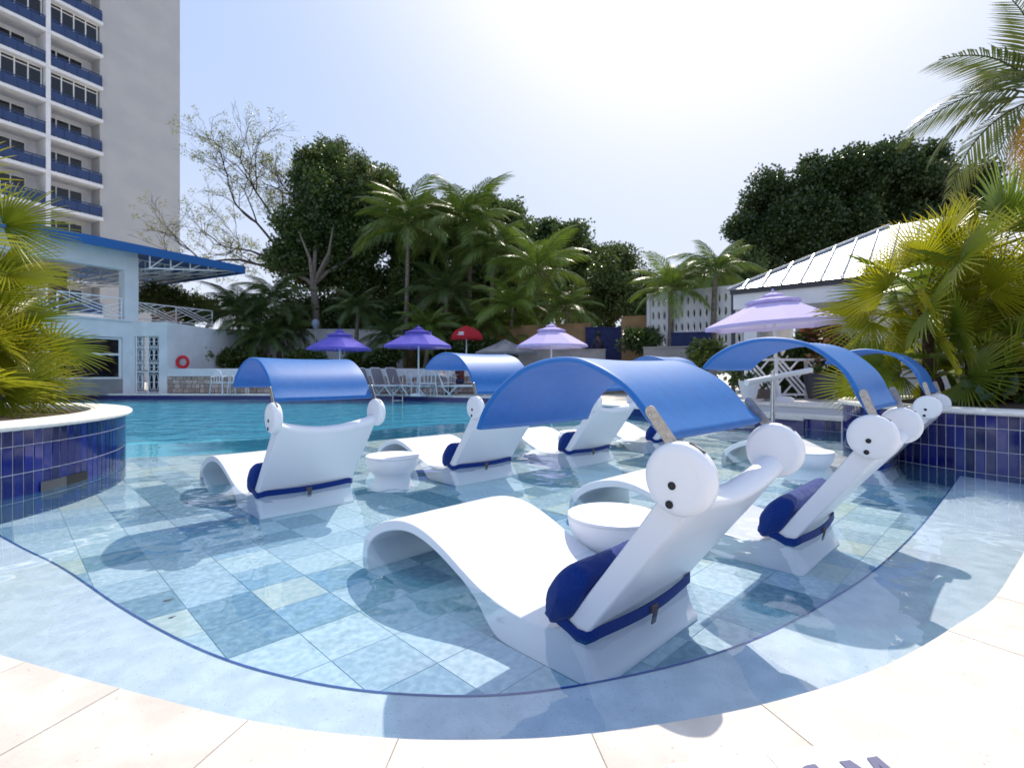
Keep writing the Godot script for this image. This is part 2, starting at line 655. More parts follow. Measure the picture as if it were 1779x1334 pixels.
	for i in far_line.size() - 1:
		var o: Array = offset_line(far_line, -0.45)
		var f2: Array = offset_line(far_line, 0.05)
		slab(fc, PackedVector2Array([f2[i], f2[i + 1], o[i + 1], o[i]]), DECK + 0.01, 0.05)
	struct("far_coping", fc, M.rim_stone)
	# water: the shallow part over step and shelf, then the deep part
	var w1 := MB.new()
	var near_poly := PackedVector2Array(coping_line)
	near_poly.append_array([Vector2(5.4, 8.0), Vector2(4.8, 8.4)])
	near_poly.append_array(PackedVector2Array(deep_line))
	flat(w1, near_poly, 0.0)
	struct("water", w1, M.shelf_water)
	var w2 := MB.new()
	var far_poly := PackedVector2Array(deep_line)
	far_poly.append_array([Vector2(-32, 6), Vector2(-30, 19.2), Vector2(-14.3, 18.5), Vector2(-4.2, 18.0), Vector2(-0.72, 16.3)])
	flat(w2, far_poly, 0.0)
	struct("water", w2, M.deep_water)
	planter("tiled_planter", "round cobalt tiled planter at the left edge, below the yellow-green fan palm", Vector2(-6.09, 3.96), 2.47, -115.0, 62.0, 0.54, rng)
	planter("tiled_planter", "round cobalt tiled planter on the right behind the loungers, full of fan palms", Vector2(6.02, 5.62), 2.0, 120.0, 290.0, 0.58, rng)

func coping_stone(parent: Node3D, line: Array, rng: RandomNumberGenerator) -> void:
	var inner := offset_line(line, -0.02)
	var outer := offset_line(line, 0.95)
	# trim the ends a little for the joint
	var d: Vector2 = (inner[inner.size() - 1] - inner[0]).normalized() * 0.0012
	inner[0] += d
	outer[0] += d
	inner[inner.size() - 1] -= d
	outer[outer.size() - 1] -= d
	var m := MB.new()
	var y := DECK + rng.randf_range(-0.001, 0.001)
	for i in inner.size() - 1:
		if inner[i].distance_to(inner[i + 1]) < 0.004:
			continue
		flat(m, PackedVector2Array([inner[i], inner[i + 1], outer[i + 1], outer[i]]), y)
	ribbon(m, inner, y, y - 0.06)
	ribbon(m, [inner[0], outer[0]], y, y - 0.06)
	ribbon(m, [outer[outer.size() - 1], inner[inner.size() - 1]], y, y - 0.06)
	part("coping_stone", m.mesh(), M["coping_stone_%d" % (rng.randi() % 4)], parent)

func planter(called: String, label: String, at: Vector2, r: float, a0: float, a1: float, top: float, rng: RandomNumberGenerator) -> void:
	var t := thing(called, label, "planter", Vector3(at.x, 0, -at.y), 0.0, "tiled pool planters")
	var body := MB.new()
	body.lathe([Vector2(r, -0.32), Vector2(r, top - 0.05)], Vector3.ZERO, 120)
	part("wall", body.mesh(), M.white_grout, t)
	var tile := MB.new()
	var step := 0.0755 / r
	var hb := 0.2
	# a glazed tile with softened edges, facing +x
	var hw := 0.0352
	var hh := 0.5
	var e := 0.004
	var f := 0.006
	tile.quad(Vector3(f, -hh + 0.02, -hw + e), Vector3(f, hh - 0.02, -hw + e), Vector3(f, hh - 0.02, hw - e), Vector3(f, -hh + 0.02, hw - e))
	tile.quad(Vector3(0, -hh, -hw), Vector3(0, hh, -hw), Vector3(f, hh - 0.02, -hw + e), Vector3(f, -hh + 0.02, -hw + e))
	tile.quad(Vector3(f, -hh + 0.02, hw - e), Vector3(f, hh - 0.02, hw - e), Vector3(0, hh, hw), Vector3(0, -hh, hw))
	tile.quad(Vector3(f, hh - 0.02, -hw + e), Vector3(0, hh, -hw), Vector3(0, hh, hw), Vector3(f, hh - 0.02, hw - e))
	tile.quad(Vector3(0, -hh, -hw), Vector3(f, -hh + 0.02, -hw + e), Vector3(f, -hh + 0.02, hw - e), Vector3(0, -hh, hw))
	var tm := tile.mesh()
	var rows := [[top - 0.05, top - 0.165], [top - 0.171, top - 0.371], [top - 0.377, top - 0.577], [top - 0.583, top - 0.783]]
	var n := int(deg_to_rad(a1 - a0) / step)
	for i in n:
		var a := deg_to_rad(a0) + i * step
		for k in rows:
			var y: float = (k[0] + k[1]) / 2.0
			var b := Basis(Vector3.UP, a + rng.randf_range(-0.006, 0.006)) * Basis.from_scale(Vector3(1, k[0] - k[1], 1))
			part("tile", tm, M["cobalt_tile_%d" % (rng.randi() % 5)], t, Transform3D(b, Vector3(cos(a) * r, y, -sin(a) * r)))
	var rim := MB.new()
	rim.lathe([Vector2(r - 0.02, top - 0.052), Vector2(r + 0.045, top - 0.05), Vector2(r + 0.062, top - 0.035), Vector2(r + 0.062, top - 0.015), Vector2(r + 0.045, top), Vector2(r - 0.28, top + 0.002), Vector2(r - 0.3, top - 0.06)], Vector3.ZERO, 120)
	part("rim", rim.mesh(), M.rim_stone, t)
	var soil := MB.new()
	soil.lathe([Vector2(r - 0.25, top - 0.05), Vector2(r * 0.6, top + 0.02), Vector2(0.01, top + 0.08)], Vector3.ZERO, 60)
	part("soil", soil.mesh(), M.soil, t)

# ---------------------------------------------------------------- in-water loungers
# local axes: x across the lounger (near side 0), -z towards the feet is stored as v, y up
func LP(u: float, v: float, h: float) -> Vector3:
	return Vector3(u, h, -v)

func profile_points() -> PackedVector2Array:
	var pts := [Vector2(1.452, -0.166), Vector2(1.474, -0.15), Vector2(1.478, -0.08), Vector2(1.455, 0.0), Vector2(1.41, 0.05), Vector2(1.296, 0.12), Vector2(1.173, 0.158), Vector2(1.058, 0.175), Vector2(0.95, 0.17), Vector2(0.848, 0.147), Vector2(0.738, 0.107), Vector2(0.636, 0.062), Vector2(0.55, 0.026), Vector2(0.46, -0.004), Vector2(0.36, -0.024), Vector2(0.26, -0.032), Vector2(0.16, -0.027), Vector2(0.085, -0.005), Vector2(0.03, 0.045), Vector2(-0.05, 0.155), Vector2(-0.142, 0.28), Vector2(-0.235, 0.41), Vector2(-0.305, 0.51), Vector2(-0.345, 0.562), Vector2(-0.375, 0.582), Vector2(-0.412, 0.578), Vector2(-0.437, 0.556), Vector2(-0.438, 0.53), Vector2(-0.40, 0.48), Vector2(-0.33, 0.385), Vector2(-0.245, 0.275), Vector2(-0.15, 0.15), Vector2(-0.075, 0.05), Vector2(-0.05, 0.01), Vector2(-0.045, -0.03), Vector2(-0.058, -0.08), Vector2(-0.075, -0.12), Vector2(-0.095, -0.15), Vector2(-0.085, -0.166), Vector2(0.0, -0.168), Vector2(0.15, -0.168), Vector2(0.3, -0.168), Vector2(0.40, -0.158), Vector2(0.46, -0.115), Vector2(0.52, -0.055), Vector2(0.60, 0.0), Vector2(0.699, 0.045), Vector2(0.792, 0.082), Vector2(0.905, 0.114), Vector2(1.026, 0.127), Vector2(1.14, 0.112), Vector2(1.26, 0.076), Vector2(1.35, 0.028), Vector2(1.40, -0.02), Vector2(1.425, -0.08), Vector2(1.415, -0.15), Vector2(1.425, -0.166)]
	return PackedVector2Array(spline(pts, 3, true))

func body_mesh() -> ArrayMesh:
	var W := 0.74
	var pr := profile_points()
	var m := pr.size()
	var nn := PackedVector2Array()
	for i in m:
		var t := (pr[(i + 1) % m] - pr[posmod(i - 1, m)]).normalized()
		nn.append(Vector2(t.y, -t.x))
	# make sure the normals point out of the section
	var area := 0.0
	for i in m:
		area += pr[i].cross(pr[(i + 1) % m])
	if area < 0.0:
		for i in m:
			nn[i] = -nn[i]
	var mb := MB.new()
	var stations := [[0.0, 0.007], [0.002, 0.003], [0.007, 0.0]]
	for k in range(1, 16):
		stations.append([0.010 + (W - 0.02) * k / 16.0, 0.0])
	stations.append_array([[W - 0.007, 0.0], [W - 0.002, 0.003], [W, 0.007]])
	var rows := []
	for st in stations:
		var row := PackedVector3Array()
		var tt: float = st[0] / W
		for i in m:
			var p: Vector2 = pr[i] - nn[i] * float(st[1])
			if p.x < 0.03 and p.y > 0.05:
				# the backrest dips between its two round ends and is slightly hollow
				var s := clampf((p.y - 0.05) / 0.53, 0.0, 1.0)
				var dip := pow(sin(PI * tt), 0.8) * s
				p += Vector2(0.038, -0.055) * dip * smoothstep(0.35, 1.0, s)
				p += Vector2(-0.02, -0.01) * dip
			row.append(LP(st[0], p.x, p.y))
		rows.append(row)
	mb.grid(rows, true)
	var poly := PackedVector2Array()
	for i in m:
		poly.append(pr[i] - nn[i] * 0.007)
	for e in 2:
		var u := 0.0 if e == 0 else W
		var tri := Geometry2D.triangulate_polygon(poly)
		for i in range(0, tri.size(), 3):
			var a := LP(u, poly[tri[i]].x, poly[tri[i]].y)
			var b := LP(u, poly[tri[i + 1]].x, poly[tri[i + 1]].y)
			var c := LP(u, poly[tri[i + 2]].x, poly[tri[i + 2]].y)
			var out := (c - a).cross(b - a).x
			if (out > 0.0) == (e == 1):
				mb.tri(a, b, c)
			else:
				mb.tri(a, c, b)
	return mb.mesh()

func disc_mesh() -> ArrayMesh:
	var mb := MB.new()
	mb.lathe([Vector2(0.001, 0.0), Vector2(0.085, 0.0), Vector2(0.099, 0.004), Vector2(0.106, 0.014), Vector2(0.107, 0.028), Vector2(0.106, 0.042), Vector2(0.099, 0.052), Vector2(0.085, 0.057), Vector2(0.068, 0.0575), Vector2(0.064, 0.0562), Vector2(0.06, 0.0575), Vector2(0.001, 0.059)], Vector3.ZERO, 48)
	return mb.mesh()

func canopy_mesh() -> ArrayMesh:
	# an arched shade, drawn about the pivot in the disc (0, 0), towards the feet +v
	var pts := [Vector2(0.045, 0.118), Vector2(0.104, 0.172), Vector2(0.154, 0.232), Vector2(0.212, 0.282), Vector2(0.297, 0.327), Vector2(0.388, 0.357), Vector2(0.477, 0.362), Vector2(0.574, 0.349), Vector2(0.678, 0.315), Vector2(0.791, 0.245), Vector2(0.874, 0.16), Vector2(0.917, 0.079)]
	var arc := spline(pts, 3)
	var m := arc.size()
	var ring := PackedVector2Array()
	var inner := PackedVector2Array()
	for i in m:
		var t: Vector2 = (arc[mini(i + 1, m - 1)] - arc[maxi(i - 1, 0)]).normalized()
		var nn := Vector2(-t.y, t.x)
		ring.append(arc[i])
		inner.append(arc[i] - nn * 0.024)
	for i in range(m - 1, -1, -1):
		ring.append(inner[i])
	var mb := MB.new()
	var rows := []
	var us := [[-0.012, 0.8], [-0.006, 0.3], [0.0, 0.0], [0.09, 0.0], [0.18, 0.0], [0.28, 0.0], [0.37, 0.0], [0.46, 0.0], [0.56, 0.0], [0.65, 0.0], [0.74, 0.0], [0.746, 0.3], [0.752, 0.8]]
	for st in us:
		var row := PackedVector3Array()
		var sag := sin(PI * clampf(st[0] / 0.74, 0.0, 1.0)) * 0.008
		for i in ring.size():
			var j := i if i < m else 2 * m - 1 - i
			var cen: Vector2 = (arc[j] + inner[j]) / 2.0
			var p: Vector2 = ring[i].lerp(cen, st[1])
			# cloth sags a little between its two ribs
			p -= (arc[j] - Vector2(0.48, -0.1)).normalized() * sag
			row.append(LP(st[0], p.x, p.y))
		rows.append(row)
	mb.grid(rows, true)
	for e in 2:
		var row: PackedVector3Array = rows[0] if e == 0 else rows[rows.size() - 1]
		for i in m - 1:
			var a := row[i]
			var b := row[i + 1]
			var c := row[2 * m - 2 - i]
			var d := row[2 * m - 1 - i]
			if e == 0:
				mb.quad(a, d, c, b)
			else:
				mb.quad(a, b, c, d)
	return mb.mesh()

func pillow_mesh() -> ArrayMesh:
	var mb := MB.new()
	var rng := RandomNumberGenerator.new()
	rng.seed = 77
	var fn := FastNoiseLite.new()
	fn.frequency = 6.0
	var rows := []
	var lean := Vector2(-0.56, 0.83)
	var side := Vector2(0.83, 0.56)
	for k in 49:
		var t := k / 48.0
		var u := lerpf(-0.045, 0.79, t)
		var e: float = minf(t, 1.0 - t)
		var s := sqrt(clampf(1.0 - pow(1.0 - minf(e / 0.07, 1.0), 2.0), 0.0004, 1.0))
		var row := PackedVector3Array()
		for i in 36:
			var a := TAU * i / 36
			var w := 1.0 + fn.get_noise_3d(u * 2.0, cos(a), sin(a)) * 0.07
			var lx := signf(cos(a)) * pow(absf(cos(a)), 0.8) * 0.132 * s * w
			var ly := signf(sin(a)) * pow(absf(sin(a)), 0.85) * 0.066 * s * w
			# pinched where the strap pulls it back
			ly *= 1.0 - 0.3 * exp(-pow((lx + 0.09) / 0.03, 2.0))
			var p := Vector2(0.05, 0.118) + lean * lx + side * ly
			row.append(LP(u, p.x, p.y))
		rows.append(row)
	mb.grid(rows, true)
	return mb.mesh()

func strap_mesh() -> ArrayMesh:
	var mb := MB.new()
	# flat webbing: from the pillow round the side, across the back and round the other side
	var loop := [[-0.006, 0.075, 0.035], [-0.006, 0.03, 0.022], [-0.006, -0.01, 0.004], [-0.006, -0.05, 0.006], [0.02, -0.066, 0.014]]
	for k in 9:
		loop.append([0.05 + 0.64 * k / 8.0, -0.075 + sin(PI * k / 8.0) * -0.018, 0.02 - sin(PI * k / 8.0) * 0.008])
	loop.append_array([[0.72, -0.066, 0.014], [0.746, -0.05, 0.006], [0.746, -0.01, 0.004], [0.746, 0.03, 0.022], [0.746, 0.075, 0.035]])
	var rows := []
	for i in loop.size():
		var q: Array = loop[i]
		var c := LP(q[0], q[1], q[2])
		var wide := Vector3(0, 0.021, 0)
		var cen := LP(0.37, 0.02, q[2])
		var outw := (c - cen)
		outw.y = 0
		outw = outw.normalized() * 0.004
		rows.append(PackedVector3Array([c + wide - outw, c + wide + outw, c - wide + outw, c - wide - outw]))
	mb.grid(rows, true)
	return mb.mesh()

func make_lounger() -> Node3D:
	var t := thing("pool_lounger", "", "lounger")
	part("shell", body_mesh(), M.lounger_white, t)
	var dm := disc_mesh()
	var plug := MB.new()
	plug.lathe([Vector2(0.0118, 0.0), Vector2(0.0118, 0.002), Vector2(0.009, 0.003), Vector2(0.0005, 0.003)], Vector3.ZERO, 16)
	var pm := plug.mesh()
	for e in 2:
		# disc axis along x; e 0 faces the near side
		var b := Basis(Vector3.BACK, PI / 2.0 if e == 0 else -PI / 2.0)
		var d := part("end_disc", dm, M.lounger_white, t, Transform3D(b, LP(0.004 if e == 0 else 0.736, -0.40, 0.60)))
		for q in [Vector2(0.012, -0.018), Vector2(0.02, -0.073)]:
			var at := LP((0.004 - 0.0588) if e == 0 else (0.736 + 0.0588), -0.40 + q.x, 0.60 + q.y)
			part("plug", pm, M.black_rubber, d, d.transform.affine_inverse() * Transform3D(b, at))
		var sl := MB.new()
		sl.box(Vector3.ZERO, Vector3(0.012, 0.006, 0.05))
		var ang := deg_to_rad(118.0)
		var st := Transform3D(Basis(Vector3.RIGHT, ang - PI / 2.0), LP(-0.024 if e == 0 else 0.764, -0.40 + cos(ang) * 0.104, 0.60 + sin(ang) * 0.104))
		part("slot", sl.mesh(), M.black_rubber, d, d.transform.affine_inverse() * st)
	part("pillow", pillow_mesh(), M.navy_fabric, t)
	part("strap", strap_mesh(), M.navy_fabric, t)
	var tg := MB.new()
	tg.box(LP(0.36, -0.10, -0.022), Vector3(0.03, 0.06, 0.005), Basis(Vector3.RIGHT, 0.2))
	tg.box(LP(0.355, -0.1, 0.01), Vector3(0.045, 0.026, 0.012))
	part("strap_tag", tg.mesh(), M.tag_brown, t)
	# the shade with its two steel arms turns about the discs
	var pivot := Transform3D(Basis(), LP(0.0, -0.40, 0.60))
	part("canopy", canopy_mesh(), M.canopy_blue, t, pivot)
	for e in 2:
		var u := -0.021 if e == 0 else 0.761
		var br := MB.new()
		var a := Vector2(0.018, 0.085)
		var c := Vector2(0.098, 0.188)
		var w := (c - a).normalized().orthogonal() * 0.0175
		var poly := PackedVector2Array([a + w, a - w])
		for k in 7:
			var ph := -PI / 2 + PI * k / 6.0
			poly.append(c + (c - a).normalized() * cos(ph) * 0.0175 + (-w).rotated(0) * (-sin(ph)))
		var prp := []
		for q in poly:
			prp.append(q)
		for s in [-0.003, 0.003]:
			br.cap(poly, func(q): return LP(u + s, q.x, q.y), s > 0)
		for i in poly.size():
			var p0 := poly[i]
			var p1 := poly[(i + 1) % poly.size()]
			br.quad(LP(u - 0.003, p0.x, p0.y), LP(u + 0.003, p0.x, p0.y), LP(u + 0.003, p1.x, p1.y), LP(u - 0.003, p1.x, p1.y))
		var bo := part("bracket", br.mesh(), M.brushed_steel, t, pivot)
		var bolt := MB.new()
		bolt.lathe([Vector2(0.0046, 0.0), Vector2(0.0046, 0.002), Vector2(0.003, 0.003), Vector2(0.0003, 0.003)], Vector3.ZERO, 12, Basis(Vector3.BACK, PI / 2.0 if e == 0 else -PI / 2.0))
		var bm := bolt.mesh()
		for q in [[0.95, 0.25], [0.68, 0.1], [0.5, -0.35], [0.35, 0.3], [0.18, -0.25]]:
			var p: Vector2 = a.lerp(c, q[0]) + w * q[1] * 1.3
			part("bolt", bm, M.bolt, bo, Transform3D(Basis(), LP(u + (-0.003 if e == 0 else 0.003), p.x, p.y)))
	return t

func build_loungers() -> void:
	# origin (east, away) of the near back corner at the waterline, direction of the width, tilt of the shade
	var set_ := [
		[Vector2(0.22, 1.772), 45.0, 0.0, "nearest white in-water lounger, largest, its blue shade arched low over the seat"],
		[Vector2(-1.9, 3.8), 45.5, 8.0, "white in-water lounger on the left, alone beside the tiled planter, back to the camera"],
		[Vector2(-0.583, 4.914), 43.0, 18.0, "white in-water lounger just right of the small round table, partly behind the nearest shade"],
		[Vector2(0.627, 5.847), 43.0, 10.0, "white in-water lounger seen under the nearest lounger's blue shade"],
		[Vector2(1.905, 6.85), 45.0, 22.0, "farthest white in-water lounger, mostly hidden behind the nearest blue shade"],
		[Vector2(1.464, 2.753), 45.0, 17.0, "white in-water lounger right of the nearest one, its blue shade tipped up high"],
		[Vector2(3.481, 4.914), 45.0, 22.0, "white in-water lounger at the right, against the cobalt tiled planter"],
	]
	var proto := make_lounger()
	for i in set_.size():
		var s: Array = set_[i]
		var o: Node3D = proto
		if i > 0:
			o = proto.duplicate()
			o.name = numbered("pool_lounger")
			add_child(o)
		o.position = Vector3(s[0].x, 0, -s[0].y)
		o.rotation.y = deg_to_rad(s[1])
		for c in o.get_children():
			if str(c.name).begins_with("canopy") or str(c.name).begins_with("bracket"):
				c.rotation.x = deg_to_rad(s[2])
		tag(o, s[3], "lounger", "white in-water loungers")
	# side tables
	var tb := MB.new()
	tb.lathe([Vector2(0.2, -0.166), Vector2(0.2, -0.135), Vector2(0.175, -0.115), Vector2(0.165, -0.07), Vector2(0.166, -0.04), Vector2(0.182, -0.018), Vector2(0.207, 0.01), Vector2(0.228, 0.045), Vector2(0.241, 0.085), Vector2(0.246, 0.128)], Vector3.ZERO, 48)
	var tm := tb.mesh()
	var tt := MB.new()
	tt.lathe([Vector2(0.2, 0.127), Vector2(0.2475, 0.128), Vector2(0.2485, 0.137), Vector2(0.246, 0.143), Vector2(0.238, 0.146), Vector2(0.12, 0.1465), Vector2(0.001, 0.147)], Vector3.ZERO, 48)
	var ttm := tt.mesh()
	for a in [[Vector2(0.55, 2.78), "round white table half hidden behind the nearest lounger's backrest"], [Vector2(-1.12, 4.8), "round white bowl-shaped table between the two left loungers, in full view"], [Vector2(0.87, 6.75), "small white table glimpsed behind the lounger under the nearest shade"], [Vector2(2.93, 5.1), "round white table behind the nearest lounger's far end disc"]]:
		var t := thing("side_table", a[1], "table", Vector3(a[0].x, 0, -a[0].y), 0.0, "round in-water side tables")
		part("base", tm, M.table_white, t)
		part("top", ttm, M.table_white, t)

# ---------------------------------------------------------------- buildings, walls, furniture on the far decks
func chippendale(parent: Node3D, called: String, p: Vector3, q: Vector3, low: float, high: float, facing: Vector3, w := 0.03, mt: Material = null) -> void:
	# one railing panel: frame and slanting bars laid in opposed fans
	var m: Material = mt if mt else M.paint_white
	var rail := Node3D.new()
	rail.name = called
	parent.add_child(rail, true)
	var up := Vector3.UP
	bar("rail", rail, p + up * high, q + up * high, w * 1.4, w * 1.4, m, facing)
	bar("rail", rail, p + up * low, q + up * low, w * 1.2, w * 1.2, m, facing)
	bar("post", rail, p + up * (low - 0.1), p + up * (high + 0.02), w * 1.5, w * 1.5, m, facing)
	bar("post", rail, q + up * (low - 0.1), q + up * (high + 0.02), w * 1.5, w * 1.5, m, facing)
	var l := p.distance_to(q)
	var hh := high - low
	var d := (q - p) / l
	var at := func(x: float, y: float) -> Vector3: return p + d * x + up * (low + y)
	# a diagonal band of three falling to the right, and rising slats filling both corners
	var clip := func(c: float, s: float) -> Array:
		# the line y = c + s x clipped to the panel
		var x0 := 0.0
		var x1 := l
		var xa := (0.0 - c) / s
		var xb := (hh - c) / s
		x0 = maxf(x0, minf(xa, xb))
		x1 = minf(x1, maxf(xa, xb))
		return [x0, x1]
	var s := hh / l
	for k in [0.0, -0.17, 0.17]:
		var e: Array = clip.call(hh * (1.0 + k), -s)
		if e[1] - e[0] > 0.1:
			bar("slat", rail, at.call(e[0], hh * (1.0 + k) - s * e[0]), at.call(e[1], hh * (1.0 + k) - s * e[1]), w, w, m, facing)
	for k in range(-3, 4):
		if k == 0:
			continue
		var c := hh * 0.24 * k
		var e: Array = clip.call(c, s)
		# stop where the rising slat meets the diagonal band
		var xm := (hh * (1.17 if k > 0 else 0.83) - c) / (2.0 * s)
		var rng_ := [[e[0], minf(e[1], (hh * 0.83 - c) / (2.0 * s))], [maxf(e[0], (hh * 1.17 - c) / (2.0 * s)), e[1]]]
		for r in rng_:
			if r[1] - r[0] > 0.12:
				bar("slat", rail, at.call(r[0], c + s * r[0]), at.call(r[1], c + s * r[1]), w * 0.85, w * 0.8, m, facing)

func window_unit(parent: Node3D, lo: Vector3, hi: Vector3, cols: int, split: float, mframe: Material, behind: Material = null) -> void:
	# a window in the plane z = lo.z of its parent: panes and a frame round each
	var win := box_part("window", parent, Vector3(lo.x, lo.y, lo.z - 0.06), Vector3(hi.x, hi.y, lo.z - 0.03), behind if behind else M.interior_dark)
	var inv := win.transform.affine_inverse()
	for i in cols:
		var x0 := lerpf(lo.x, hi.x, float(i) / cols)
		var x1 := lerpf(lo.x, hi.x, float(i + 1) / cols)
		var cuts := [lo.y, lo.y + (hi.y - lo.y) * split, hi.y] if split < 1.0 else [lo.y, hi.y]
		for j in cuts.size() - 1:
			part("pane", unit_box, M.window_glass, win, inv * Transform3D(Basis.from_scale(Vector3(x1 - x0 - 0.08, cuts[j + 1] - cuts[j] - 0.06, 0.012)), Vector3((x0 + x1) / 2, (cuts[j] + cuts[j + 1]) / 2, lo.z)))
	var xs := []
	for i in cols + 1:
		xs.append(lerpf(lo.x, hi.x, float(i) / cols))
	for x in xs:
		part("frame", unit_box, mframe, win, inv * Transform3D(Basis.from_scale(Vector3(0.08, hi.y - lo.y + 0.08, 0.07)), Vector3(x, (lo.y + hi.y) / 2, lo.z)))
	var ys := [lo.y, hi.y]
	if split < 1.0:
		ys.append(lo.y + (hi.y - lo.y) * split)
	for y in ys:
		part("frame", unit_box, mframe, win, inv * Transform3D(Basis.from_scale(Vector3(hi.x - lo.x, 0.07, 0.062)), Vector3((lo.x + hi.x) / 2, y, lo.z)))

func build_tower() -> void:
	var t := thing("hotel_tower", "tall pale hotel tower at the upper left with blue balconies and a blank end wall", "building", Vector3(-36.8, 0, -45.7), deg_to_rad(62.7))
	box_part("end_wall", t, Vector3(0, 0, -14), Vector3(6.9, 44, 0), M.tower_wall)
	box_part("rear_wall", t, Vector3(-24, 0, -14), Vector3(0, 44, -1.5), M.render_white)
	for x in [-3.75, -7.6, -11.5]:
		box_part("pier", t, Vector3(x - 0.16, 0, -1.5), Vector3(x + 0.16, 44, 0.28), M.render_white)
	# levels are slab undersides; enclosed floors have glazing right at the railing
	for k in range(-3, 9):
		var y := 14.56 + 2.9 * k
		box_part("balcony_slab", t, Vector3(-24, y, -1.5), Vector3(0.12, y + 0.28, 0.34), M.render_white)
		for bay in 3:
			var x0: float = [-3.59, -7.44, -11.34][bay]
			var x1: float = [0.0, -3.91, -7.76][bay]
			var enclosed: bool = (k >= 3 and (k + bay) % 2 == (1 if bay == 0 else 0)) or (bay == 1 and k == 6)
			var f := y + 0.28
			if enclosed:
				window_unit(t, Vector3(x0 + 0.05, f + 0.9, -0.25), Vector3(x1 - 0.12, f + 2.6, -0.25), 4, 0.84, M.frame_white, M.drawn_blind)
				box_part("sill_wall", t, Vector3(x0, f, -0.35), Vector3(x1 - 0.1, f + 0.9, -0.2), M.render_white)
			else:
				window_unit(t, Vector3(x0 + 0.05, f + 0.02, -1.38), Vector3(x1 - 0.75, f + 2.2, -1.38), 3, 1.0, M.frame_white, M.drawn_blind)
			var rail := box_part("railing", t, Vector3(x0, f + 0.12, 0.2), Vector3(x1 + (0.08 if bay == 0 else 0.0), f + 0.86, 0.23), M.railing_blue)
			var inv := rail.transform.affine_inverse()
			part("top_rail", unit_box, M.railing_blue, rail, inv * Transform3D(Basis.from_scale(Vector3(x1 - x0 + 0.1, 0.07, 0.1)), Vector3((x0 + x1) / 2, f + 0.98, 0.22)))
			for i in 5:
				part("post", unit_box, M.railing_blue, rail, inv * Transform3D(Basis.from_scale(Vector3(0.06, 1.0, 0.08)), Vector3(lerpf(x0 + 0.1, x1, i / 4.0), f + 0.5, 0.22)))

